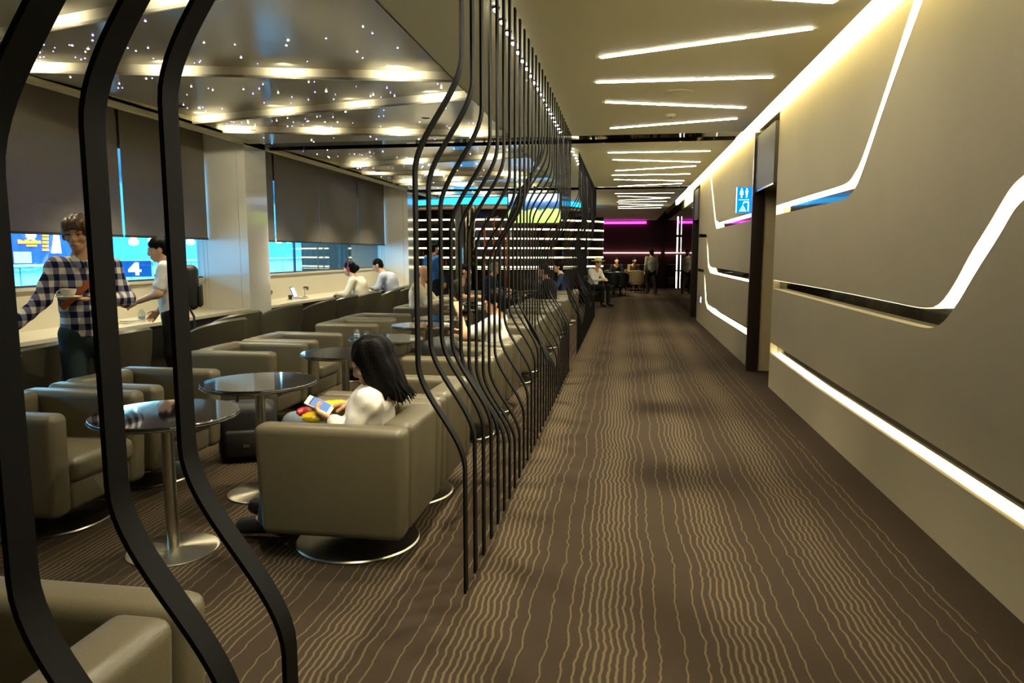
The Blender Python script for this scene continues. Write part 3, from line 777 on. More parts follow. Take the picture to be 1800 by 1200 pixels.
def sdf_mesh(parts):
    """list of (fn, lo, hi, h) joined into one mesh"""
    V, Fc, o = [], [], 0
    for fn, lo, hi, h in parts:
        v, q = surface_nets(fn, lo, hi, h); V.append(v); Fc.append(q + o); o += len(v)
    return np.concatenate(V), np.concatenate(Fc)
def sdf_obj(name, parts, m, parent):
    v, q = sdf_mesh(parts)
    me = bpy.data.meshes.new(name); me.from_pydata(v.tolist(), [], q.tolist()); me.update()
    return link(name, me, m, parent, 'all')
V3 = lambda *a: np.array(a, float)
def unit(v): v = np.array(v, float); return v / np.linalg.norm(v)
def hand_sdf(wrist, d, nrm, side, curl, S=1.0, spread=0.0):
    """d: wrist to knuckles, nrm: out of the back of the hand, side: +1 when the thumb lies towards d x nrm"""
    d = unit(d); nrm = unit(np.array(nrm) - d * np.dot(d, nrm)); lat = np.cross(d, nrm) * side
    s = SDF(0.008)
    k0 = wrist + d * 0.085 * S
    for j, o in enumerate((0.028, 0.010, -0.010, -0.027)):
        s.cap(wrist + d * 0.015 + lat * o * 0.6, k0 + lat * o, 0.0135 * S, 0.0115 * S)
    lens = (0.072, 0.080, 0.074, 0.058)
    for j, o in enumerate((0.030, 0.010, -0.010, -0.029)):
        p = k0 + lat * o * S; a = 0.0
        dirv = unit(d + lat * spread * (o / 0.03))
        for t, fr in enumerate((0.45, 0.31, 0.24)):
            a += curl * (0.8, 1.0, 0.7)[t]
            dd = dirv * math.cos(a) - nrm * math.sin(a)
            q = p + dd * lens[j] * fr * S
            s.cap(p, q, (0.0095 - 0.0008 * t) * S, (0.009 - 0.001 * t) * S, k=0.004); p = q
    tb = wrist + d * 0.03 * S + lat * 0.028 * S
    t1 = tb + unit(lat * 0.8 + d * 0.7 - nrm * 0.5) * 0.042 * S; t2 = t1 + unit(d * 0.9 + lat * 0.2 - nrm * 0.5) * 0.034 * S
    s.cap(tb, t1, 0.0135 * S, 0.0105 * S); s.cap(t1, t2, 0.0105 * S, 0.0085 * S, k=0.004)
    return s
SKIN = mat('skin', 'C99A76', rough=0.5, spec=0.35, noise=0.05, nscale=20)
M_HAIRB = mat('hair_black', '090605', rough=0.6, spec=0.10, bump=0.4, bscale=120)
M_HAIRN = mat('hair_brown', '5C4024', rough=0.4, spec=0.5, noise=0.35, nscale=60, bump=0.5, bscale=90)
M_HAIRG = mat('hair_grey', '8E8778', rough=0.5, noise=0.2, nscale=60)
M_EYEW = mat('eye_white', 'D9D4CA', rough=0.3); M_EYED = mat('eye_dark', '140C08', rough=0.15)
M_LIP = mat('lips', '9C5F4E', rough=0.45)
def cloth(name, c, r=0.85): return mat(name, c, rough=r, spec=0.2, noise=0.08, nscale=12, bump=0.1, bscale=60)
def person(label, loc, rz, J, shirt, trouser, hair=None, hair_style='short', vox=0.016, sleeves='long', shoe='171310', skin=SKIN, hands=None, face=False, hand_vox=0.0045, group=None, shirt_hem=None, headrot=0.0, headtilt=0.0, legs=True, girth=1.0, fold_amp=0.004):
    """J: dict of joints in local metres, front = -Y.  Keys: pelvis chest neck head shL elL wrL shR ... hipL knL anL toL"""
    e = empty('person', label, 'person', loc, rz, group)
    J = {k: np.array(v, float) for k, v in J.items()}
    g = girth
    hd = J['head']; nk = J['neck']
    R = Matrix.Rotation(headrot, 3, 'Z') @ Matrix.Rotation(headtilt, 3, 'X'); R = np.array(R)
    def H(x, y, z): return hd + R @ np.array([x, y, z], float)
    head = SDF(0.02)
    class RotE:
        pass
    # head is described in its own frame, then rotated
    hs = SDF(0.022)
    hs.ell((0, 0.012, 0.028), (0.077, 0.094, 0.092)).ell((0, -0.030, -0.045), (0.056, 0.062, 0.072)).ell((0, -0.055, -0.088), (0.034, 0.034, 0.030))
    hs.ell((0, -0.094, -0.020), (0.013, 0.022, 0.028), 0.014).ell((0, -0.100, -0.030), (0.017, 0.015, 0.012), 0.010)
    hs.ell((0, -0.083, 0.022), (0.058, 0.016, 0.014), 0.016)
    for s in (-1, 1):
        hs.ell((s * 0.078, 0.012, -0.015), (0.010, 0.020, 0.034), 0.008); hs.ell((s * 0.042, -0.066, -0.024), (0.026, 0.022, 0.022), 0.02)
    hs.ell((0, -0.087, -0.064), (0.027, 0.014, 0.008), 0.008).ell((0, -0.085, -0.074), (0.023, 0.014, 0.008), 0.008)
    def headfn(P): return hs((P - hd) @ R)
    body = SDF(0.045)
    body.cap(J['pelvis'], J['chest'], 0.150 * g, 0.165 * g, (1, 1.42, 1)).cap(J['chest'], nk - V3(0, 0, 0.06), 0.165 * g, 0.09, (1, 1.45, 1))
    body.cap(nk - V3(0, 0, 0.07), hd + R @ V3(0, 0.015, -0.05), 0.058, 0.052)
    arms = []
    for s in 'LR':
        body.cap(J['sh' + s], J['el' + s], 0.052 * g, 0.042 * g).cap(J['el' + s], J['wr' + s], 0.041 * g, 0.027)
        body.cap(J['chest'] + V3(0, 0, 0.08), J['sh' + s], 0.075 * g, 0.058 * g)
        if legs:
            body.cap(J['hip' + s], J['kn' + s], 0.085 * g, 0.058 * g).cap(J['kn' + s], J['an' + s], 0.055 * g, 0.038)
            body.cap(J['an' + s], J['to' + s], 0.038, 0.028)
        else:
            body.cap(J['hip' + s], J['kn' + s], 0.085 * g, 0.058 * g)
    parts = []
    lo, hi = body.bounds(0.03)
    parts.append((body, lo, hi, vox * 1.15))
    parts.append((headfn, hd - 0.15, hd + 0.15, 0.006 if face else max(0.009, vox * 0.6)))
    for s, sd in (('L', 1), ('R', -1)):
        hp = (hands or {}).get(s)
        if hp is None: hp = (J['wr' + s] - J['el' + s], V3(sd * 0.6, 0.3, 0.4), sd, 0.45)
        hf = hand_sdf(J['wr' + s], hp[0], hp[1], hp[2], hp[3], *(hp[4:]))
        l, h_ = hf.bounds(0.012)
        parts.append((hf, l, h_, hand_vox if hp is not None else 0.008))
    sdf_obj('body', parts, skin, e)
    # clothing
    sh = SDF(0.05)
    sh.cap(J['pelvis'] + V3(0, 0, -0.02), J['chest'], 0.170 * g, 0.178 * g, (1, 1.40, 1)).cap(J['chest'], nk - V3(0, 0, 0.07), 0.178 * g, 0.085, (1, 1.45, 1))
    for s in 'LR':
        sh.cap(J['chest'] + V3(0, 0, 0.08), J['sh' + s], 0.085 * g, 0.070 * g)
        if sleeves == 'long': sh.cap(J['sh' + s], J['el' + s], 0.068 * g, 0.056 * g, k=0.03).cap(J['el' + s], J['wr' + s] - unit(J['wr' + s] - J['el' + s]) * 0.015, 0.056 * g, 0.040, k=0.03)
        elif sleeves == 'short':
            mid = J['sh' + s] + (J['el' + s] - J['sh' + s]) * 0.7
            sh.cap(J['sh' + s], mid, 0.068 * g, 0.066 * g, k=0.03)
    hemz = shirt_hem if shirt_hem is not None else J['pelvis'][2] - 0.06
    def shirtfn(P):
        d = sh(P); fold = fold_amp * (np.sin(P[:, 2] * 38 + 3 * np.sin(P[:, 0] * 17)) * np.sin(P[:, 0] * 23 + P[:, 1] * 31) + 0.5 * np.sin(P[:, 2] * 71 - P[:, 1] * 55 + 2 * np.sin(P[:, 0] * 29)))
        near_n = np.linalg.norm(P - (nk - V3(0, 0.0, 0.0)), axis=1) - 0.066
        arm = np.minimum(*[np.minimum(np.linalg.norm(P - J['wr' + s], axis=1), np.linalg.norm(P - J['el' + s], axis=1)) for s in 'LR'])
        cut = np.where(arm < 0.25, -1, hemz - P[:, 2]) if sleeves == 'long' else hemz - P[:, 2]
        return np.maximum(np.maximum(d + fold, -near_n), cut)
    lo, hi = sh.bounds(0.03)
    shirt_o = sdf_obj('shirt', [(shirtfn, lo, hi, vox)], shirt, e)
    if trouser is not None:
        tr = SDF(0.04)
        tr.cap(J['pelvis'] - V3(0, 0, 0.05), J['pelvis'] + V3(0, 0, 0.04), 0.152 * g, 0.150 * g, (1, 1.32, 1))
        for s in 'LR':
            tr.cap(J['hip' + s], J['kn' + s], 0.096 * g, 0.072 * g)
            if legs: tr.cap(J['kn' + s], J['an' + s] + V3(0, 0, 0.01), 0.070 * g, 0.058)
        lo, hi = tr.bounds(0.03); sdf_obj('trousers', [(tr, lo, hi, vox)], trouser, e)
        if legs:
            for s in 'LR':
                so = SDF(0.02); a, t = J['an' + s], J['to' + s]
                so.cap(a + V3(0, 0, -0.02), t, 0.047, 0.040).cap(a + (a - t) * 0.25 - V3(0, 0, 0.03), t, 0.036, 0.036)
                fl = min(a[2], t[2]) - 0.058
                lo, hi = so.bounds(0.02)
                shoe_o = sdf_obj('shoe', [(lambda P, so=so, fl=fl: np.maximum(so(P), fl - P[:, 2]), lo, hi, 0.012)], mat('shoe_' + shoe, shoe, rough=0.5), e)
                if vox < 0.013:
                    sdf_obj('sole', [(lambda P, so=so, fl=fl: np.maximum(np.maximum(so(P) - 0.004, fl - 0.004 - P[:, 2]), P[:, 2] - fl - 0.014), lo - 0.01, hi + 0.01, 0.008)], mat('shoe_sole', '9A8A66', rough=0.7), shoe_o)
    # hair
    if hair is not None:
        ha = SDF(0.02)
        if hair_style == 'long':
            ha.ell((0, 0.020, 0.040), (0.094, 0.108, 0.100)).ell((0, 0.055, -0.07), (0.092, 0.070, 0.13)).ell((0, 0.062, -0.16), (0.085, 0.055, 0.09))
            for s in (-1, 1): ha.ell((s * 0.075, 0.01, -0.07), (0.026, 0.062, 0.13))
        elif hair_style == 'bun':
            ha.ell((0, 0.018, 0.040), (0.088, 0.102, 0.094)).ell((0, 0.060, -0.03), (0.066, 0.06, 0.075)).ell((0, 0.135, -0.01), (0.042, 0.045, 0.055), 0.012)
        elif hair_style == 'fluffy':
            ha.ell((0, 0.012, 0.052), (0.098, 0.112, 0.094)).ell((0, 0.060, -0.02), (0.083, 0.06, 0.08)).ell((0.02, -0.075, 0.072), (0.066, 0.040, 0.042)).ell((-0.05, -0.066, 0.06), (0.038, 0.036, 0.045))
            for s in (-1, 1): ha.ell((s * 0.080, 0.0, 0.01), (0.02, 0.05, 0.055))
        else:
            ha.ell((0, 0.016, 0.045), (0.084, 0.101, 0.086)).ell((0, 0.055, -0.015), (0.070, 0.058, 0.075))
        def hairfn(P):
            q = (P - hd) @ R
            d = ha(q) + 0.004 * np.sin(q[:, 0] * 140 + 9 * q[:, 2]) + 0.003 * np.sin(q[:, 0] * 67 + q[:, 1] * 90)
            # keep the face clear
            cut = SDF(0.01).ell((0, -0.105, -0.035), (0.070, 0.085, 0.088 if hair_style != 'fluffy' else 0.080))(q)
            return np.maximum(d, -cut)
        sdf_obj('hair', [(hairfn, hd - V3(.17, .2, .3), hd + V3(.17, .22, .17), 0.0065 if face else max(0.009, vox * 0.6))], hair, e)
    if face:
        for s in (-1, 1):
            bm = bmesh.new(); bmesh.ops.create_uvsphere(bm, u_segments=12, v_segments=8, radius=1.0)
            for v in bm.verts: v.co = Vector(H(s * 0.031 + v.co.x * 0.0125, -0.0835 + v.co.y * 0.010, 0.002 + v.co.z * 0.0048))
            ey = finish('eye', bm, M_EYEW, e, True)
            bm = bmesh.new(); bmesh.ops.create_uvsphere(bm, u_segments=10, v_segments=8, radius=1.0)
            for v in bm.verts: v.co = Vector(H(s * 0.031 + v.co.x * 0.0058, -0.0905 + v.co.y * 0.0045, 0.002 + v.co.z * 0.0048))
            finish('iris', bm, M_EYED, ey, True)
            tube('eyebrow', [H(s * 0.014, -0.098, 0.021), H(s * 0.032, -0.0965, 0.027), H(s * 0.052, -0.080, 0.021)], [0.003, 0.0042, 0.002], hair, e, 6)
            tube('eyelid', [H(s * 0.017, -0.0905, 0.004), H(s * 0.031, -0.0955, 0.0085), H(s * 0.046, -0.083, 0.004)], 0.0024, M_EYED, e, 6)
        bm = bmesh.new()
        add_tube(bm, [H(-0.024, -0.0905, -0.069), H(-0.01, -0.1005, -0.066), H(0, -0.1015, -0.0675), H(0.01, -0.1005, -0.066), H(0.024, -0.0905, -0.069)], [0.002, 0.0048, 0.0052, 0.0048, 0.002], 8)
        finish('mouth', bm, M_LIP, e, True)
    return e, J, H
def stand_pose(hgt=1.72, lean=0.0, step=0.0):
    k = hgt / 1.72
    J = dict(pelvis=(0, 0, .95), chest=(0, -lean * .3 + .01, 1.26), neck=(0, -lean * .55 + .01, 1.46), head=(0, -lean * .8 - .02, 1.595),
             hipL=(.095, 0, .90), hipR=(-.095, 0, .90), knL=(.10, -.02 - step, .50), knR=(-.10, -.02 + step, .50), anL=(.10, .02 - step * .6, .095), anR=(-.10, .04 + step * 2.2, .095), toL=(.115, -.12 - step * .6, .06), toR=(-.115, -.10 + step * 2.2, .06),
             shL=(.185, -lean * .45 + .01, 1.40), shR=(-.185, -lean * .45 + .01, 1.40), elL=(.235, .02, 1.13), elR=(-.235, .02, 1.13), wrL=(.24, -.06, .88), wrR=(-.24, -.06, .88))
    return {a: tuple(v * k for v in b) for a, b in J.items()}
def sit_pose(seat=0.46, lean=0.0):
    b = seat + 0.10
    J = dict(pelvis=(0, .04, b + .02), chest=(0, -lean * .35 + .06, b + .33), neck=(0, -lean * .75 + .04, b + .53), head=(0, -lean - .0, b + .665),
             hipL=(.10, .0, b - .01), hipR=(-.10, .0, b - .01), knL=(.12, -.42, b + .02), knR=(-.12, -.42, b + .02), anL=(.12, -.44, .095), anR=(-.12, -.42, .095), toL=(.13, -.58, .06), toR=(-.13, -.56, .06),
             shL=(.18, -lean * .62 + .05, b + .46), shR=(-.18, -lean * .62 + .05, b + .46), elL=(.24, -.08 - lean * .5, b + .22), elR=(-.24, -.08 - lean * .5, b + .22), wrL=(.10, -.30 - lean * .4, b + .22), wrR=(-.10, -.30 - lean * .4, b + .22))
    return J
# ------------------------------------------------------------------ the people
def plaid():
    m = bpy.data.materials.new('checked_flannel'); m.use_nodes = True; nt = m.node_tree; b = nt.nodes['Principled BSDF']
    b.inputs['Roughness'].default_value = 0.85; b.inputs['Specular IOR Level'].default_value = 0.15
    tc = nt.nodes.new('ShaderNodeTexCoord'); sp = nt.nodes.new('ShaderNodeSeparateXYZ'); nt.links.new(tc.outputs['Object'], sp.inputs[0])
    def M(op, a, c=None):
        n = nt.nodes.new('ShaderNodeMath'); n.operation = op
        for i, v in enumerate((a, c)):
            if v is None: continue
            if isinstance(v, (int, float)): n.inputs[i].default_value = v
            else: nt.links.new(v, n.inputs[i])
        return n.outputs[0]
    def band(s, per, off):
        fr = M('FRACT', M('ADD', M('DIVIDE', s, per), off)); return M('LESS_THAN', fr, 0.5)
    sx = M('ADD', sp.outputs[0], M('MULTIPLY', sp.outputs[1], 0.55))
    a = band(sx, 0.072, 10.2); c = band(sp.outputs[2], 0.088, 10.1)
    s = M('MULTIPLY', M('ADD', a, c), 0.5)
    cr = nt.nodes.new('ShaderNodeValToRGB'); cr.color_ramp.interpolation = 'CONSTANT'
    cr.color_ramp.elements[0].color = (*lin('E6DDC8'), 1); cr.color_ramp.elements[1].position = 0.9; cr.color_ramp.elements[1].color = (*lin('161A33'), 1)
    el = cr.color_ramp.elements.new(0.3); el.color = (*lin('77738A'), 1)
    nt.links.new(s, cr.inputs[0]); nt.links.new(cr.outputs[0], b.inputs['Base Color']); return m
M_PLAID = plaid()
M_PORC = mat('white_porcelain', 'F0E8D4', rough=0.12, spec=0.6)
# man in the checked shirt
J = stand_pose(1.76)
J.update(shR=(-.165, .0, 1.405), elR=(-.265, -.05, 1.185), wrR=(-.43, -.16, 1.01), shL=(.165, .0, 1.405), elL=(.255, -.02, 1.165), wrL=(.055, -.245, 1.185), head=(-.02, -.03, 1.635))
MP = (-3.83, 4.68, 0.0); MR = math.radians(40)
manA, JA, HA = person('young man in a navy and white checked shirt carrying a cup and saucer', MP, MR, J, M_PLAID, cloth('dark_jeans', '2E3A3C'), M_HAIRN, 'fluffy', vox=0.011, face=True, shirt_hem=0.90, headrot=-0.35, headtilt=0.12,
    hands={'R': (V3(-.45, -.25, -.75), V3(-.6, .3, .5), -1, 0.75), 'L': (V3(-.9, -.45, .02), V3(0, .1, -1), 1, 0.18)})
st = [(.115, -.118, 1.42), (.075, -.150, 1.36), (.0, -.158, 1.27), (-.08, -.152, 1.19), (-.155, -.11, 1.12)]
def ribbon(name, pts, w, t, m, parent, nrm=(0, -1, 0)):
    v, f = [], []
    n = len(pts); pts = [Vector(p) for p in pts]; nv = Vector(nrm)
    for i, p in enumerate(pts):
        tg = (pts[min(i + 1, n - 1)] - pts[max(i - 1, 0)]).normalized(); s = tg.cross(nv).normalized() * w / 2; d = nv * t
        v += [p + s, p - s, p - s + d, p + s + d]
    for i in range(n - 1):
        for k in range(4): f.append((4 * i + k, 4 * i + (k + 1) % 4, 4 * i + 4 + (k + 1) % 4, 4 * i + 4 + k))
    f += [(0, 1, 2, 3), tuple(4 * n - 4 + k for k in range(4))]
    return pydata(name, v, f, m, parent, True)
ribbon('shoulder_strap', st, 0.042, 0.006, mat('tan_leather', 'A0512B', rough=0.5), manA)
box('badge', .035, .095, -.172, -.164, 1.315, 1.365, mat('red_badge', 'C8242A', rough=0.4), manA)
ribbon('collar', [(.075, -.065, 1.475), (.05, -.10, 1.45), (.012, -.125, 1.41)], 0.045, 0.006, M_PLAID, manA); ribbon('collar', [(-.075, -.065, 1.475), (-.05, -.10, 1.45), (-.012, -.125, 1.41)], 0.045, 0.006, M_PLAID, manA)
def world_of(loc, rz, p):
    c, s = math.cos(rz), math.sin(rz); return (loc[0] + c * p[0] - s * p[1], loc[1] + s * p[0] + c * p[1], loc[2] + p[2])
# cup and saucer in his hand
w = world_of(MP, MR, (-.105, -.325, 1.198))
sa = tag(lathe('saucer', [(0.0, 0.0), (0.03, 0.0), (0.05, 0.004), (0.078, 0.013), (0.077, 0.016), (0.045, 0.008), (0.0, 0.005)], M_PORC, None, 36), 'white saucer in the hand of the man in the checked shirt', 'saucer'); sa.location = w
cu = empty('coffee_cup', 'white coffee cup held on a saucer by the standing man', 'cup', (w[0], w[1], w[2] + 0.008), MR)
lathe('cup_bowl', [(0.0, 0.0), (0.024, 0.0), (0.034, 0.010), (0.046, 0.035), (0.05, 0.056), (0.047, 0.056), (0.042, 0.034), (0.03, 0.012), (0.0, 0.008)], M_PORC, cu, 32)
tube('handle', [(-0.047 - 0.022 * math.sin(PI * k / 8), 0, 0.014 + 0.034 * k / 8) for k in range(9)], 0.0042, M_PORC, cu, 8)
# brochure
w = world_of(MP, MR, (-.475, -.205, .87))
br = empty('brochure', 'folded pale brochure with dark printed lines in his lowered hand', 'brochure', w, MR)
o = box('cover', -.048, .048, -.003, .003, -.085, .085, mat('brochure_paper', 'CFC8B4', rough=0.4), br); o.rotation_euler = (0.15, -0.35, 0)
for k in range(6):
    o2 = box('print_mark', .008, .022, -.0036, -.003, .055 - k * .02, .067 - k * .02, mat('print_ink', '2B2622', rough=0.6), o)
o2 = box('print_band', -.047, -.036, -.0036, -.003, -.08, .08, mat('print_red', 'B05A44', rough=0.6), o)

# man with backpack at the counter
J = stand_pose(1.66, lean=0.10); J.update(elL=(.24, -.10, 1.10), wrL=(.17, -.30, 1.02), elR=(-.24, .0, 1.08), wrR=(-.23, -.16, .90))
BP = (-4.59, 6.81, 0); BR = math.radians(-62)
M_WSH = cloth('white_cotton', 'DAD5CC')
manB, JB, HB_ = person('person in a white shirt with a black backpack standing at the window counter', BP, BR, J, M_WSH, cloth('black_trousers', '15130F'), M_HAIRB, 'short', vox=0.018, sleeves='short', headtilt=0.25, hand_vox=0.007)
w = world_of(BP, BR, (0, .165, 1.16))
bk = empty('backpack', 'black backpack worn by the person at the window counter', 'backpack', w, BR)
M_BPK = mat('backpack_nylon', '17140F', rough=0.6, bump=0.2, bscale=80)
box('main_bag', -.155, .155, -.07, .09, -.24, .22, M_BPK, bk, 0.06, 4)
box('front_pocket', -.12, .12, .085, .125, -.21, .02, M_BPK, bk, 0.02, 3)
tube('zip', [(-.12, .128, .03), (0, .130, .045), (.12, .128, .03)], 0.004, mat('zip_metal', '8D8A80', rough=0.3, metal=0.9), bk, 6)
box('logo_patch', -.02, .02, .092, .095, .09, .11, mat('zip_metal', '8D8A80'), bk)
for s in (-1, 1): tube('strap', [(s * .10, -.05, .20), (s * .12, -.18, .24), (s * .13, -.29, .12), (s * .15, -.20, -.10), (s * .13, -.05, -.20)], 0.016, M_BPK, bk, 8)
tube('dangling_strap', [(.15, .0, -.20), (.20, .05, -.30), (.22, .05, -.42)], 0.012, M_BPK, bk, 6)

# woman with the phone in the near armchair
WP = (-1.36, 3.53, 0); WR = -PI / 2
J = dict(pelvis=(0, .02, .50), chest=(0, .075, .66), neck=(0, .13, .82), head=(0, .085, .945), hipL=(.10, -.03, .50), hipR=(-.10, -.03, .50), knL=(.10, -.40, .555), knR=(-.11, -.40, .57), anL=(.09, -.47, .10), anR=(-.11, -.52, .115), toL=(.10, -.61, .065), toR=(-.12, -.66, .09),
         shL=(.165, .12, .765), shR=(-.165, .12, .765), elL=(.20, .03, .60), elR=(-.20, .02, .62), wrL=(.105, -.09, .655), wrR=(-.075, -.06, .705))
M_BLOUSE = cloth('white_blouse', 'EFE6D8', 0.7)
wom, JW, HW = person('woman with shoulder length dark hair in a white blouse looking at her phone', WP, WR, J, M_BLOUSE, cloth('grey_jeans', '6C7278'), M_HAIRB, 'long', vox=0.012, headtilt=0.42, headrot=0.15, shirt_hem=0.40,
    hands={'L': (V3(-.35, -.9, .25), V3(.55, -.2, -.75), -1, 0.55), 'R': (V3(.45, -.85, -.05), V3(-.2, -.1, .95), -1, 0.55)}, girth=0.92, fold_amp=0.006)
# loose hair ends
for k in range(26):
    th = random.uniform(-1.9, 1.9); r = 0.082 + random.uniform(-.008, .012)
    p0 = V3(r * math.sin(th), 0.05 + 0.05 * math.cos(th), -0.10)
    tube('hair_strand', [HW(*p0), HW(p0[0] * 1.12, p0[1] + .012, -0.18), HW(p0[0] * 1.25 + random.uniform(-.02, .02), p0[1] + random.uniform(-.01, .04), -0.235 - random.uniform(0, .04))], [0.008, 0.007, 0.002], M_HAIRB, wom, 6)
w = world_of(WP, WR, (.03, -.195, .715))
ph = empty('phone', 'white smartphone with a lit pale blue screen in the woman\'s hand', 'phone', w, WR)
M_SCR = emis('phone_screen', (0.30, 0.48, 0.85), 0.5)
o = box('phone_case', -.036, .036, -.005, .005, -.073, .073, mat('phone_white', 'E8E4DC', rough=0.25), ph, 0.004, 2); ay = unit((.42, .42, .80)); az = np.array((0.12, -.85, .42)); az = unit(az - ay * (az @ ay)); ax_ = np.cross(ay, az); o.matrix_basis = Matrix((( *map(float, (ax_[0], ay[0], az[0])), 0), (*map(float, (ax_[1], ay[1], az[1])), 0), (*map(float, (ax_[2], ay[2], az[2])), 0), (0, 0, 0, 1)))
box('screen', -.032, .032, .0052, .0058, -.055, .042, M_SCR, o); box('status_bar', -.032, .032, .0052, .0060, .042, .050, mat('print_black', '0A0A0A', rough=0.3), o)
w = world_of(WP, WR, (-.02, -.19, .655))
bag = empty('snack_bag', 'crumpled yellow and red snack bag on the woman\'s lap', 'snack bag', w, WR)
def crumple(name, cx, cy, cz, rx, ry, rz_, m, parent, seed=1):
    rnd = random.Random(seed); bm = bmesh.new(); bmesh.ops.create_icosphere(bm, subdivisions=3, radius=1.0)
    for v in bm.verts:
        k = 1 + 0.10 * math.sin(v.co.x * 7 + seed) * math.sin(v.co.y * 9) + rnd.uniform(-.05, .05)
        v.co = Vector((cx + v.co.x * rx * k, cy + v.co.y * ry * k, cz + v.co.z * rz_ * k))
    return finish(name, bm, m, parent, True)
M_FY = mat('foil_yellow', 'E8C21E', rough=0.25, spec=0.7); M_FR = mat('foil_red', 'B01A1E', rough=0.25, spec=0.7)
crumple('bag_body', -.09, .03, .025, .075, .12, .03, M_FY, bag, 3); crumple('bag_flap', .035, -.10, .02, .055, .035, .022, M_FR, bag, 5); crumple('bag_fold', .07, -.03, .0, .045, .06, .03, M_FY, bag, 8)

# people further back
SK2 = mat('skin_light', 'D3A27E', rough=0.5, spec=0.3)
def seated(label, loc, rz, shirt, trousers, hair, style='short', seat=0.44, lean=0.1, vox=0.024, sl='long', **kw):
    J = sit_pose(seat, lean); J.update(kw.pop('J', {}))
    return person(label, loc, rz, J, shirt, trousers, hair, style, vox=vox, sleeves=sl, skin=SK2, hand_vox=0.009, **kw)
seated('person with a low dark bun and headphones working at the far window counter', (-4.52, 12.05, 0), -PI / 2, cloth('cream_top', 'E6DFC9'), cloth('black_trousers', '15130F'), M_HAIRB, 'bun', 0.47, 0.2, headtilt=0.2)
hp = empty('headphones', 'dark pink headphones on the person at the window counter', 'headphones', (-4.72, 12.05, 1.235), -PI / 2)
tube('headband', [(0.098 * math.cos(a), 0.01, 0.02 + 0.125 * math.sin(a)) for a in [PI * k / 12 for k in range(13)]], 0.008, mat('headphone', '7A3050', rough=0.4), hp)
for s in (-1, 1): lathe('ear_cup', [(0, -.02), (.03, -.018), (.036, 0), (.03, .018), (0, .02)], mat('headphone', '7A3050'), hp, 16).matrix_basis = Matrix.Translation((s * .095, 0.01, 0.0)) @ Matrix.Rotation(PI / 2, 4, 'Y')
seated('man in a pale blue shirt bent over his phone at the end of the counter', (-4.50, 13.75, 0), -PI / 2, cloth('pale_blue', 'C2C6D4'), cloth('dark_grey_tr', '2A2A2C'), M_HAIRB, 'short', 0.50, 0.30, headtilt=0.45, girth=1.1)
seated('bald man in a cream shirt seated in an armchair facing the corridor', (-3.10, 10.78, 0), PI / 2, cloth('cream_shirt', 'E3D6BC'), cloth('khaki', '5A4C38'), M_HAIRG if False else None, 'short', 0.43, 0.08, vox=0.02, J=dict(wrL=(.10, -.45, .80), wrR=(-.10, -.45, .80), elL=(.24, -.2, .74), elR=(-.24, -.2, .74)))
seated('dark haired man with a lanyard leaning over a round table', (-2.92, 12.55, 0), PI / 2, cloth('olive_shirt', '4A4638'), cloth('dark_grey_tr', '2A2A2C'), M_HAIRB, 'short', 0.42, 0.15, sl='short')
seated('grey haired man in a navy jacket seated at a far table', (-2.75, 14.85, 0), PI / 2, cloth('navy_jacket', '23283C'), cloth('dark_grey_tr', '2A2A2C'), M_HAIRG, 'short', 0.43, 0.12)
seated('person with dark hair tied up in a white top seen from behind the bars', (-1.27, 6.84, 0), -PI / 2, cloth('white_top', 'F2EDE6', 0.7), cloth('dark_grey_tr', '2A2A2C'), M_HAIRB, 'bun', 0.40, -0.02, vox=0.018, sl='short', headtilt=0.2, J=dict(wrL=(.10, -.28, .93), head=(0, .05, 1.03), neck=(0, .07, .92), shL=(.165, .07, .85), shR=(-.165, .07, .85), chest=(0, .05, .72), elR=(-.19, -.08, .66), elL=(.19, -.2, .72)))
J = stand_pose(1.72); person('person in a blue shirt and dark trousers standing beyond the far tables', (-4.05, 15.2, 0), 2.6, J, cloth('blue_shirt', '2F5C8C'), cloth('black_trousers', '15130F'), M_HAIRB, 'short', vox=0.03, hand_vox=0.01, skin=SK2)
seated('person in dark clothes seated behind the far bars', (-1.34, 13.0, 0), -PI / 2, cloth('black_top', '15151A'), cloth('black_trousers', '15130F'), M_HAIRB, 'short', 0.43, 0.1, vox=0.03)
seated('person in blue denim seated beside the far bars', (-1.34, 16.1, 0), -PI / 2, cloth('denim', '2B3A58'), cloth('denim2', '33456A'), M_HAIRB, 'short', 0.43, 0.1, vox=0.03)
hatm, JH, HH = seated('man in a white shirt and straw hat seated beyond the bars', (-0.83, 20.6, 0), 0.9, cloth('white_shirt2', 'E4DECF'), cloth('black_trousers', '15130F'), M_HAIRB, 'short', 0.45, 0.15, vox=0.03)
w = world_of((-0.83, 20.6, 0), 0.9, JH['head'] + V3(0, 0, 0.06))
hat = empty('straw_hat', 'cream brimmed straw hat on the seated man', 'hat', w, 0.9)
M_STRAW = mat('straw', 'E2D3A0', rough=0.8, bump=0.3, bscale=90)
lathe('brim', [(0.09, 0.0), (0.15, -0.005), (0.20, 0.02), (0.203, 0.026), (0.15, 0.003), (0.09, 0.008)], M_STRAW, hat, 32); lathe('crown', [(0.105, 0.0), (0.10, 0.06), (0.085, 0.10), (0.05, 0.115), (0.0, 0.105)], M_STRAW, hat, 32)
seated('man in a black shirt seated at a white clothed table near the maroon wall', (-0.28, 27.4, 0), 0.1, cloth('black_top', '15151A'), cloth('black_trousers', '15130F'), M_HAIRB, 'short', 0.46, 0.15, vox=0.03)
seated('person in a beige jacket seated at the far end by the maroon wall', (0.35, 29.6, 0), 0.4, cloth('beige_jacket', '7A6A4C'), cloth('khaki', '5A4C38'), M_HAIRB, 'short', 0.44, 0.2, vox=0.03)
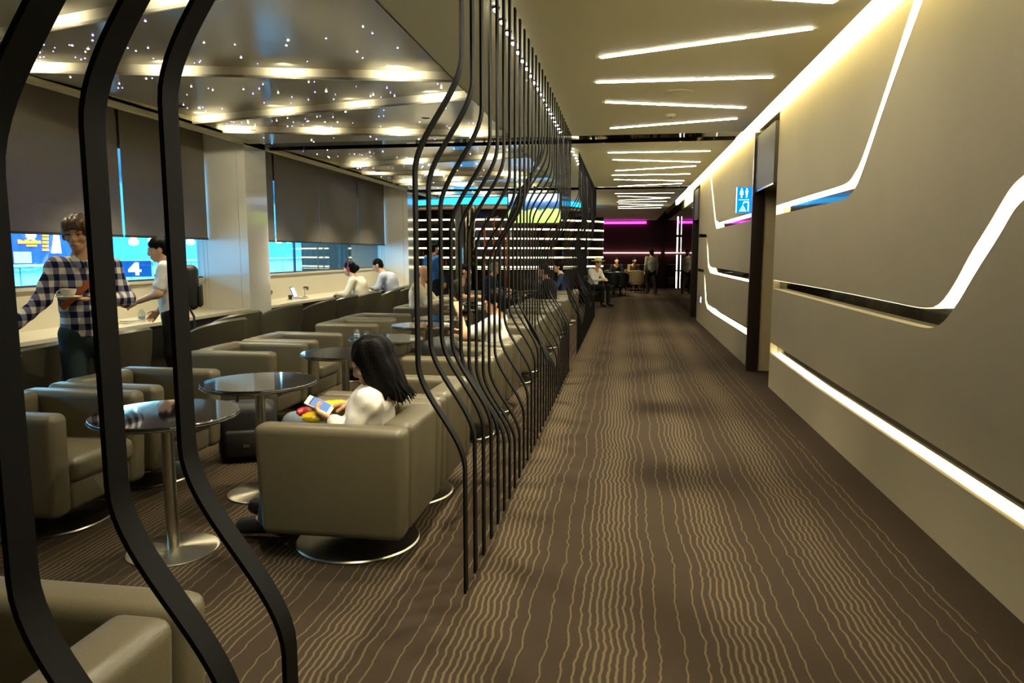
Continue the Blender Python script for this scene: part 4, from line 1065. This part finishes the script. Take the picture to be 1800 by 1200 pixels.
J = stand_pose(1.63, step=0.13); person('staff member in a grey belted tunic and black trousers walking away', (1.0, 27.1, 0), PI + 0.25, J, cloth('grey_tunic', '8C8674'), cloth('black_trousers', '15130F'), M_HAIRB, 'bun', vox=0.026, shirt_hem=0.72, skin=SK2, hand_vox=0.01)

# ================================================================== SMALL THINGS
M_CLEAR = glassmat('clear_glass', (0.92, 0.96, 0.97), 0.10)
def jar(loc, label, h=0.085, r=0.03):
    e = empty('glass_jar', label, 'jar', loc, 0, 'glass jars')
    lathe('jar_body', [(0.0, 0.0), (r, 0.0), (r, h * .75), (r * .6, h * .9), (r * .6, h), (r * .52, h), (r * .52, h * .88), (r * .9, h * .72), (r * .9, 0.006), (0.0, 0.006)], M_CLEAR, e, 20)
    lathe('contents', [(0.0, 0.007), (r * .88, 0.007), (r * .88, h * .4), (0.0, h * .4)], mat('sugar_white', 'C9D2D8', rough=0.7), e, 16)
jar((-2.46, 6.42, .714), 'taller glass jar on a round black table'); jar((-2.40, 6.52, .714), 'shorter glass jar beside the taller one on the table', 0.06, 0.027)
jar((-5.30, 7.30, .757), 'clear glass jar on the nearer window counter', 0.12, 0.04)
tr = empty('napkin_tray', 'white tray of folded napkins on the nearer window counter', 'tray', (-5.26, 7.05, .757))
box('tray', -.09, .09, -.14, .14, 0, .012, M_PORC, tr, .005, 2); box('napkin', -.06, .06, -.10, .10, .013, .03, mat('napkin', 'E9E4D8', rough=0.9), tr, .004, 1)
tb = empty('tablet_computer', 'tablet propped on a keyboard on the far window counter', 'tablet', (-5.32, 11.3, .757), PI / 2 + 0.2)
o = box('tablet', -.13, .13, -.005, .005, 0, .19, mat('tablet_black', '111214', rough=0.3), tb, .004, 1); o.location = (0, .05, .012); o.rotation_euler = (-.35, 0, 0)
box('screen', -.118, .118, -.0062, -.005, .012, .178, emis('tablet_screen', (.55, .65, 1.0), 1.0), o)
box('keyboard', -.13, .13, -.13, .05, 0, .012, mat('tablet_grey', '8E9096', rough=0.4), tb, .004, 1)
for i, (y, lab) in enumerate(((10.45, 'small chrome swivel lamp on the counter right of the white pillar'), (11.75, 'small chrome swivel lamp on the counter beyond the tablet'))):
    dl = empty('desk_lamp', lab, 'lamp', (-5.42, y, .757), 0, 'counter lamps')
    lathe('lamp_base', [(0, 0), (.04, 0), (.04, .012), (0, .014)], M_CHR, dl, 20); tube('lamp_stem', [(0, 0, .01), (0, 0, .15)], .007, M_CHR, dl); tube('lamp_head', [(-.015, 0, .15), (.06, 0, .145)], [.028, .032], M_CHR, dl, 14)
cp = empty('dark_cup', 'small dark cup on the far window counter', 'cup', (-5.30, 10.95, .757)); lathe('cup_bowl', [(0, 0), (.026, 0), (.035, .075), (.032, .075), (.024, .006), (0, .006)], mat('cup_dark', '201A16', rough=0.3), cp, 20)
lathe('cup_base', [(0, 0), (.05, 0), (.055, .006), (0, .004)], M_PORC, cp, 20)
# black bag on the floor by the second table
bg = empty('travel_bag', 'black travel bag on the carpet beneath the round tables', 'bag', (-2.72, 4.86, 0), 0.4)
box('bag_body', -.20, .20, -.14, .14, 0.0, .42, M_BPK, bg, .07, 4); box('front_pocket', -.15, .15, -.175, -.13, .04, .24, M_BPK, bg, .025, 3)
tube('handle', [(-.07, 0, .41), (-.06, 0, .49), (.06, 0, .49), (.07, 0, .41)], .012, M_BPK, bg); box('buckle', -.02, .02, -.181, -.174, .12, .14, mat('zip_metal', '8D8A80'), bg)
tube('strap', [(.12, -.13, .3), (.19, -.2, .12), (.16, -.26, .012)], .012, M_BPK, bg, 6)
jk = empty('backpack', 'dark backpack slumped on the armchair before the person in white', 'backpack', (-1.50, 5.82, .44), PI / 2)
box('main_bag', -.19, .19, -.13, .13, 0.0, .36, M_BPK, jk, .08, 4); box('front_pocket', -.15, .15, -.18, -.12, .03, .2, M_BPK, jk, .03, 3); tube('strap', [(-.1, -.13, .33), (-.05, -.22, .2), (0.05, -.2, .04)], .014, M_BPK, jk, 6)
b2 = empty('travel_bag', 'dark soft bag lying on the armchair beyond the person in white', 'bag', (-1.5, 9.15, .44), 0); crumple('bag_body', 0, 0, .13, .24, .21, .13, M_BPK, b2, 4); tube('handle', [(-.08, 0, .25), (0, 0, .33), (.08, 0, .25)], .012, M_BPK, b2, 6)
# restroom sign on the wall
sg = empty('restroom_sign', 'blue lit restroom and shower sign projecting beside the door portal', 'sign', (1.545, 10.0, 2.03))
M_SB = emis('sign_blue', (0.0, 0.16, 1.0), 1.4); M_SI = emis('sign_icon', (0.45, 0.95, 1.0), 3.0)
box('sign_panel', -.09, .09, 0, .03, 0, .33, M_SB, sg, .003, 1)
box('sign_edge', -.096, -.09, -.002, .032, 0, .33, emis('sign_edge_glow', (.35, .75, 1), 3.0), sg)
for s in (-1, 1):
    c = s * .032
    lathe('icon_head', [(0, -.010), (.008, -.007), (.010, 0), (.008, .007), (0, .010)], M_SI, sg, 12).location = (c, -.003, .305)
    prism('icon_figure', [(c - .018, .285), (c + .018, .285), (c + (.010 if s > 0 else .022), .235), (c + .008, .23), (c + .008, .195), (c - .008, .195), (c - .008, .23), (c - (.010 if s > 0 else .022), .235)], lambda a, b, d: (a, d, b), -.004, -.0005, M_SI, sg)
box('icon_divider', -.065, .065, -.004, -.0005, .165, .172, M_SI, sg)
prism('icon_shower_pipe', [(.05, .02), (.064, .02), (.064, .145), (.0, .145), (-.015, .12), (-.004, .112), (.008, .132), (.05, .132)], lambda a, b, d: (a, d, b), -.004, -.0005, M_SI, sg)
for r in range(4):
    for c in range(r + 1):
        x = -.012 + (c - r / 2) * .024
        box('icon_drop', x - .007, x + .007, -.004, -.0005, .085 - r * .022, .097 - r * .022, M_SI, sg)
nl = empty('guide_light', 'small pale lit plate low on the corridor wall near the far portal', 'wall light', (1.64, 15.75, .52)); box('plate', -.012, 0, -.09, .09, -.075, .075, M_TRIM, nl, .003, 1); box('lens', -.015, -.012, -.07, .07, -.055, .055, emis('guide_glow', (.75, .9, 1), 4.0), nl)
# round speaker and sensor in the corridor ceiling
sp_ = empty('ceiling_speaker', 'round flush speaker grille in the corridor ceiling', 'speaker', (float(at(1193, 162, 'z', ZC)[0]), float(at(1193, 162, 'z', ZC)[1]), ZC)); lathe('grille', [(0, -.006), (.11, -.006), (.12, -.003)], M_CEIL, sp_, 32); lathe('rim', [(.12, -.010), (.132, -.008), (.134, 0), (.12, 0)], M_CEIL, sp_, 32)
sd = empty('smoke_detector', 'small round detector behind the speaker in the corridor ceiling', 'detector', (float(at(1179, 201, 'z', ZC)[0]), float(at(1179, 201, 'z', ZC)[1]), ZC)); lathe('cover', [(0, -.03), (.04, -.028), (.06, -.008), (.062, 0)], M_CEIL, sd, 24); lathe('lens', [(0, -.034), (.01, -.032), (.012, -.028)], M_CAN, sd, 10)
# ================================================================== BAR, FAR END AND THE HALL OUTSIDE
# bar canopy with its blue rim
cn = empty('bar_canopy', 'low oval ceiling canopy over the bar with a cyan lit rim', 'canopy', (-4.1, 22.6, 0))
def oval(rx, ry, n=64): return [(rx * math.cos(2 * PI * i / n), ry * math.sin(2 * PI * i / n)) for i in range(n)]
prism('canopy_board', oval(3.2, 3.5), lambda a, b, d: (a, b, d), 2.74, 2.80, mat('canopy_paint', '8A7A62', rough=0.5), cn)
prism('blue_rim', oval(3.05, 3.35), lambda a, b, d: (a, b, d), 2.80, ZC, emis('cyan_led', (0.02, 0.42, 1.0), 2.2), cn)
# curved back bar with lit shelves
bb = empty('back_bar', 'curved bar display of dark bays with six glowing shelf lines', 'bar shelves', (-4.4, 24.6, 0))
RB = 4.3
def arc(r, a0, a1, n=28): return [(r * math.sin(a0 + (a1 - a0) * i / n), -r * math.cos(a0 + (a1 - a0) * i / n)) for i in range(n + 1)]
A0, A1 = math.radians(-62), math.radians(61)
M_SHELF = emis('shelf_led', (1.0, 0.86, 0.50), LV['shelf']); M_SHB = mat('shelf_board', '2C231A', rough=0.4)
def arcslab(name, r0, r1, z0, z1, m, parent, a0=A0, a1=A1):
    i, o = arc(r0, a0, a1), arc(r1, a0, a1)
    return prism(name, o + i[::-1], lambda a, b, d: (a, b, d), z0, z1, m, parent)
arcslab('back_panel', RB - .36, RB - .33, 0, 2.7, mat('bar_maroon', '2A0C10', rough=0.3), bb)
for k in range(6):
    z = 2.44 - 0.268 * k
    s = arcslab('shelf', RB - .34, RB, z, z + .03, M_SHB, bb); arcslab('shelf_light', RB, RB + .012, z - .012, z + .03, M_SHELF, s)
for k in range(13):
    a = A0 + (A1 - A0) * k / 12
    o = box('upright', -.02, .02, -.17, .17, 0, 2.6, M_SHB, bb); o.location = ((RB - .17) * math.sin(a), -(RB - .17) * math.cos(a), 0); o.rotation_euler = (0, 0, a)
arcslab('bar_front', RB + .7, RB + 1.0, 0, 1.02, mat('bar_front', '1B1510', rough=0.15, coat=0.6), bb, A0, math.radians(34)); arcslab('bar_top', RB + .62, RB + 1.08, 1.02, 1.07, mat('bar_top', '0F0D0B', rough=0.06, coat=1.0), bb, A0, math.radians(35))
# bottles
M_BOT = [mat('bottle_amber', '7A3A12', rough=0.08, coat=0.5), mat('bottle_green', '1E4A2A', rough=0.08, coat=0.5), mat('bottle_clear', 'B8C4C8', rough=0.08, coat=0.5), mat('bottle_blue', '2A6A9A', rough=0.08, coat=0.5)]
bott = []
for q, m_ in enumerate(M_BOT):
    bm = bmesh.new(); add_lathe(bm, [(0, 0), (.036, 0), (.036, .13), (.013, .165), (.013, .205), (0, .205)], 10); me = bpy.data.meshes.new('bottle'); bm.to_mesh(me); bm.free(); me.materials.append(m_); bott.append(me)
bi_ = 0
for k in range(1, 6):
    z = 2.44 - 0.268 * k + .031
    for j in range(9):
        a = A0 + 0.25 + (A1 - A0 - 0.3) * (j + random.uniform(.1, .9)) / 9
        c = random.randrange(4); o = bpy.data.objects.new('bottle', bott[c]); COL.objects.link(o)
        o.location = (-4.4 + (RB - .17) * math.sin(a), 24.6 - (RB - .17) * math.cos(a), z)
        tag(o, '%s bottle, %s from the left on the %s lit bar shelf from the top' % (('amber', 'green', 'clear', 'blue')[c], ordinal(j), ordinal(k)), 'bottle', 'bottles on the bar shelves')
# copper and mirrored columns in front of the bar
co = empty('mirror_column', 'round mirrored column with a blue lit collar before the bar', 'column', (float(at(818, 430, 'y', 18.2)[0]), 18.2, 0))
lathe('shaft', [(.27, 0), (.27, 2.78), (0, 2.78)], mat('column_mirror', 'A79F90', rough=0.06, metal=1.0), co, 40); lathe('collar', [(.29, 2.72), (.40, 2.74), (.40, 2.80), (.29, 2.80)], emis('cyan_led', (0, 0, 0), 0), co, 40)
lathe('plinth', [(.30, 0), (.30, .10), (.275, .12), (.275, 0)], M_DARKW, co, 40)
M_COP = mat('copper_tube', 'C4703E', rough=0.2, metal=1.0)
for i, px in enumerate((724, 852, 868, 880, 891)):
    x = float(at(px, 430, 'y', 19.0)[0])
    e = empty('copper_rail', 'slim copper tube before the lit bar shelves, %s from the left' % ordinal(i), 'copper tube', (x, 19.0, 0), 0, 'copper tubes before the bar')
    tube('tube', [(0, 0, 0), (0, 0, 2.3), (.03, 0, 2.42), (.12, 0, 2.47)], .022, M_COP, e, 10); lathe('foot', [(0, 0), (.06, 0), (.06, .012), (0, .014)], M_COP, e, 16)
# television
tv = empty('television', 'hanging flat television showing a green sports field', 'television', (-1.97, 16.0, 2.16), math.radians(2))
box('housing', -.60, .60, 0, .06, -.02, .66, mat('tv_black', '0B0B0C', rough=0.25), tv, .006, 1)
def tvmat():
    m = bpy.data.materials.new('tv_picture'); m.use_nodes = True; nt = m.node_tree; nt.nodes.clear()
    o = nt.nodes.new('ShaderNodeOutputMaterial'); e = nt.nodes.new('ShaderNodeEmission'); e.inputs[1].default_value = 1.15
    tc = nt.nodes.new('ShaderNodeTexCoord'); sp = nt.nodes.new('ShaderNodeSeparateXYZ'); nt.links.new(tc.outputs['Object'], sp.inputs[0])
    n = nt.nodes.new('ShaderNodeTexNoise'); n.inputs['Scale'].default_value = 5; nt.links.new(tc.outputs['Object'], n.inputs['Vector'])
    mm = nt.nodes.new('ShaderNodeMath'); mm.operation = 'MULTIPLY_ADD'; mm.inputs[1].default_value = 0.16; nt.links.new(n.outputs['Fac'], mm.inputs[0]); nt.links.new(sp.outputs[2], mm.inputs[2])
    mr = nt.nodes.new('ShaderNodeMapRange'); mr.inputs[1].default_value = 0.06; mr.inputs[2].default_value = 0.72; nt.links.new(mm.outputs[0], mr.inputs[0])
    cr = nt.nodes.new('ShaderNodeValToRGB'); els = cr.color_ramp.elements
    els[0].position = 0; els[0].color = (*lin('A8D060'), 1); els[1].position = 1; els[1].color = (*lin('C4D4F4'), 1)
    for p, c in ((.44, 'B8DA78'), (.48, '2E5A58'), (.60, '3A5A88'), (.72, '5A84C8'), (.80, 'B8CCF0')): els.new(p).color = (*lin(c), 1)
    nt.links.new(mr.outputs[0], cr.inputs[0]); nt.links.new(cr.outputs[0], e.inputs[0]); nt.links.new(e.outputs[0], o.inputs[0]); return m
box('screen', -.575, .575, -.003, 0, .005, .635, tvmat(), tv)
tube('ceiling_pole', [(0, .03, .65), (0, .03, .80)], .025, M_CAN, tv, 12)
for dx, h in ((.02, .16), (.20, .10)):
    f = box('player_figure', -.02 + dx, .02 + dx, -.0045, -.003, .17, .17 + h, emis('tv_player', (.85, .88, .95), 1.0), tv)
# lit lines on the maroon wall
mg = tag(box('magenta_cove', -2.6, .95, 32.84, 32.89, 2.80, 2.90, emis('magenta_led', (1.0, 0.05, 0.9), 2.2)), 'magenta light band along the top of the far maroon wall', 'light band')
ll = tag(box('wall_light_line', -6.0, 1.6, 32.82, 32.89, 1.50, 1.54, emis('pink_led', (1.0, .72, .55), 2.4)), 'thin pale light line across the far maroon wall', 'light line')
bs = empty('banquette', 'long dark red banquette against the far maroon wall', 'banquette', (-2, 32.4, 0)); box('seat', -3.6, 3.4, -.35, .3, .1, .45, mat('banq', '3A1418', rough=0.5), bs, .05, 3); box('backrest', -3.6, 3.4, .22, .42, .4, 1.02, mat('banq', '3A1418'), bs, .05, 3); box('plinth', -3.5, 3.3, -.25, .3, 0, .1, M_DARKW, bs)
# far tub chairs and tables
M_TAN = mat('tan_fabric', '7A6844', rough=0.8, noise=0.06)
def tub(loc, rz, m, label):
    e = empty('tub_chair', label, 'armchair', loc, rz, 'tub chairs at the far end')
    src = [c for c in cc0.children if c.name.startswith('backrest')][0]
    me = src.data.copy(); me.materials.clear(); me.materials.append(m); link('backrest', me, None, e)
    lathe('seat', [(0, .30), (.25, .30), (.28, .33), (.28, .42), (.25, .45), (0, .46)], m, e, 24)
    for sx in (-1, 1):
        for sy in (-1, 1): tube('leg', [(sx * .16, sy * .15, .32), (sx * .2, sy * .19, 0)], [.018, .012], mat('chair_leg', '1E1A16'), e, 6)
M_DK = mat('black_leather', '16140F', rough=0.4)
tub((.55, 28.2, 0), PI - .3, M_TAN, 'tan tub chair left of the walking staff member'); tub((-.55, 29.6, 0), PI + .4, M_TAN, 'tan tub chair nearest the maroon wall, behind the other tan chairs'); tub((.35, 29.75, 0), .4, M_TAN, 'tan tub chair with a person in a beige jacket')
tub((-.83, 20.63, 0), .9, M_DK, 'black tub chair under the man in the straw hat'); tub((-.45, 25.6, 0), 2.6, M_DK, 'black tub chair with its back to the corridor, beside the white cloth'); tub((-.28, 27.45, 0), .1, M_DK, 'black tub chair under the man in the black shirt'); tub((-.15, 26.1, 0), 2.9, M_DK, 'black tub chair in front of the white clothed table')
ft = empty('side_table', 'small table under a white cloth before the man in black', 'table', (-.30, 26.72, 0)); lathe('table_top', [(0, .70), (.36, .70), (.36, .73), (0, .73)], M_TTOP, ft, 32); lathe('column', [(.03, .02), (.03, .7), (0, .7)], M_CHR, ft, 12); lathe('table_base', [(0, 0), (.22, 0), (.22, .015), (0, .02)], M_CHR, ft, 24)
tc_ = tag(lathe('tablecloth', [(0, .737), (.37, .737), (.385, .72), (.40, .60), (.395, .60), (.375, .715), (0, .732)], mat('white_cloth', 'DCCB98', rough=0.9), None, 32), 'pale cloth draped over the small far table', 'tablecloth'); tc_.location = (-.30, 26.72, 0)
# glowing blocks added in place of a white reflection on the mirror wall
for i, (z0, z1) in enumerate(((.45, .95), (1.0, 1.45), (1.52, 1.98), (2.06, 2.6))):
    refl = empty('mirror_reflection', '%s glowing block from the floor imitating a white reflection on the mirror wall' % ordinal(i), 'reflection', (1.62, 22.6 - .0, z0), 0, 'imitated reflection on the mirror wall')
    box('reflection_face', -.035, -.02, -.10, .10, 0, z1 - z0, emis('reflection_glow', (1.0, .93, .80), 4.5), refl, .02, 2); box('back_plate', -.02, .0, -.14, .14, -.01, z1 - z0 + .01, M_DARKW, refl)
# ---- hall outside the windows
M_HF = mat('hall_floor', 'A8C4D2', rough=0.25)
M_HW = mat('hall_wall', '8FC0DA', rough=0.6)
YH = 75.0
struct(box('floor_hall', -34, XL - .12, -6, YH, -1.0, -.9, M_HF))
struct(box('wall_hall', -34.2, -34, -6, YH, -1, 7, M_HW))
struct(box('ceiling_hall', -34, XL - .12, -6, YH, 7.0, 7.1, mat('hall_ceiling', '9CB8C8', rough=0.7)))
struct(box('wall_hall_end', -34, XL - .12, YH, YH + .2, -1, 7, M_HW)); struct(box('wall_hall_start', -34, XL - .12, -6.2, -6, -1, 7, M_HW))
for i in range(7):
    for j in range(2):
        e = empty('hall_light', 'cool light panel over the hall outside, %s of the %s row' % (ordinal(i), ('nearer', 'farther')[j]), 'ceiling light', (-11.5 - 10 * j, 0 + 10.5 * i, 6.98), 0, 'light panels of the hall outside')
        box('panel', -2.2, 2.2, -3.4, 3.4, -.04, 0, emis('hall_panel', (0.42, 0.83, 1.0), LV['hall']), e); box('frame', -2.3, 2.3, -3.5, 3.5, -.02, .01, M_FRAME, e)
M_SHOPB = mat('shop_blue', '1E56B0', rough=0.4); M_SHOPL = mat('shop_pale', 'B8E4F2', rough=0.5); M_SHOPM = mat('shop_mid', '5FA8D0', rough=0.5); M_SEAM = mat('shop_seam', '5C8CA8', rough=0.6)
def shop(y0, y1, label, m, x, zs=1.05, panels=6):
    """counter of pale panels below zs, fascia of colour m above; world z = local z - .9"""
    e = empty('shop_front', label, 'shop', (x, (y0 + y1) / 2, -.9)); L = (y1 - y0) / 2; zb = zs + .9
    box('fascia', -1.0, 0, -L, L, zb, 5.2, m, e)
    w = 2 * L / panels
    for k in range(panels):
        for q in range(2):
            box('counter_panel', .0, .55 - .02 * q, -L + k * w + .03, -L + (k + 1) * w - .03, q * zb / 2 + .02, (q + 1) * zb / 2 - .02, M_SHOPL, e)
    box('core', -.9, .5, -L, L, 0, zb - .03, M_SEAM, e)
    box('worktop', -.1, .75, -L, L, zb, zb + .07, mat('shop_top', 'DDF2F8', rough=0.3), e)
    return e
M_OR = emis('sign_orange', (1.0, .42, .05), 2.2); M_WH = emis('sign_white', (1, .95, .85), 2.2)
shp = shop(16.5, 23.4, 'dark blue shop front with an orange glowing sign outside the left window', M_SHOPB, -18.0, 1.10)
def sx(px, py): q = at(px, py, 'x', -17.95); return float(q[1]) - 19.95, float(q[2]) + .9
def rect_sign(nm, x0, y0, x1, y1, m):
    (a, b), (c, d) = sx(x0, y1), sx(x1, y0); box(nm, .02, .08, a, c, b, d, m, shp)
prism('sign_cup', [sx(*p) for p in ((46, 409), (62, 409), (61, 416), (57, 421), (51, 421), (47, 416))], lambda a, b, d: (d, a, b), .02, .1, M_WH, shp)
for k in range(9): rect_sign('sign_letter', 33 + 4.3 * k, 423 - (k % 3 == 0) * 2, 36 + 4.3 * k, 428, M_OR)
for k in range(4): rect_sign('sign_letter', 48 + 4.2 * k, 430, 51 + 4.2 * k, 433, M_OR)
for k in range(5): rect_sign('sign_mark', 76, 411 + 6.4 * k, 84, 415 + 6.4 * k, M_OR)
prism('lit_stand', [sx(*p) for p in ((96, 407), (101, 407), (106, 445), (101, 445), (99, 420), (97, 445), (92, 445))], lambda a, b, d: (d, a, b), .02, .1, M_WH, shp)
for k in range(4): box('menu_panel', .02, .08, -3.2 + k * .8, -2.6 + k * .8, 2.1, 2.45, emis('menu_glow', (.75, .85, 1.0), .9), shp)
shop(23.6, 34.5, 'pale blue shop front outside behind the person with the backpack', M_SHOPM, -20.0, 1.15, 8)
shop(34.8, 47.0, 'mid blue shop front outside the near half of the farther window', M_SHOPM, -20.0, 1.2, 8)
shop(47.3, 66.0, 'farthest blue shop front outside the farther window', M_SHOPB, -21.0, 1.0, 10)
bd = empty('gate_board', 'blue board with a white number four standing in the hall outside', 'sign board', (-12.0, 15.75, -.9), math.radians(52))
box('board', -.75, .75, -.05, .05, 1.83, 2.22, mat('board_blue', '14508C', rough=0.4), bd); tube('post', [(-.1, 0, 0), (-.1, 0, 1.83)], .04, M_FRAME, bd)
prism('numeral_four', [(.38, 1.87), (.46, 1.87), (.46, 1.95), (.51, 1.95), (.51, 2.01), (.46, 2.01), (.46, 2.18), (.38, 2.18), (.22, 2.01), (.22, 1.95), (.38, 1.95)], lambda a, b, d: (a, d, b), -.07, -.05, M_WH, bd)
prism('arrow_mark', [(-.62, 1.88), (-.42, 1.88), (-.42, 2.02), (-.52, 2.17), (-.62, 2.02)], lambda a, b, d: (a, d, b), -.07, -.05, M_WH, bd)
for i, (px, py) in enumerate(((235, 427), (268, 424), (286, 420), (335, 427), (353, 429), (490, 425), (508, 424), (612, 428))):
    q = at(px, py, 'x', -16.0 - (i % 2))
    e = empty('pendant_lamp', 'white pendant lamp hanging in the hall outside, %s from the left' % ordinal(i), 'pendant lamp', (float(q[0]), float(q[1]), float(q[2]) - .08), 0, 'pendant lamps of the hall outside')
    lathe('shade', [(0, 0), (.12, .02), (.16, .12), (.10, .25), (0, .27)], emis('pendant_glow', (1, .97, .92), 4.0), e, 16); tube('cord', [(0, 0, .25), (0, 0, 7.0 - float(q[2]) + .08)], .01, M_CAN, e, 5)
for i, (y, x) in enumerate(((12.2, -11.0), (17.0, -13.4), (20.0, -13.0), (23.5, -13.6), (28.0, -13.2), (33, -13.4), (39, -13.2))):
    e = empty('hall_bench', 'pale bench row in the hall outside, %s from the left' % ordinal(i), 'bench', (x, y, -.9), 0.1, 'bench rows of the hall outside')
    box('seat', -.35, .35, -1.2, 1.2, .40, .48, M_SHOPM, e, .02, 2); box('backrest', -.40, -.33, -1.2, 1.2, .48, 1.25, M_SHOPM, e, .02, 2)
    for s in (-1, 1): box('leg', -.25, .25, s * .9 - .04, s * .9 + .04, 0, .4, M_FRAME, e)
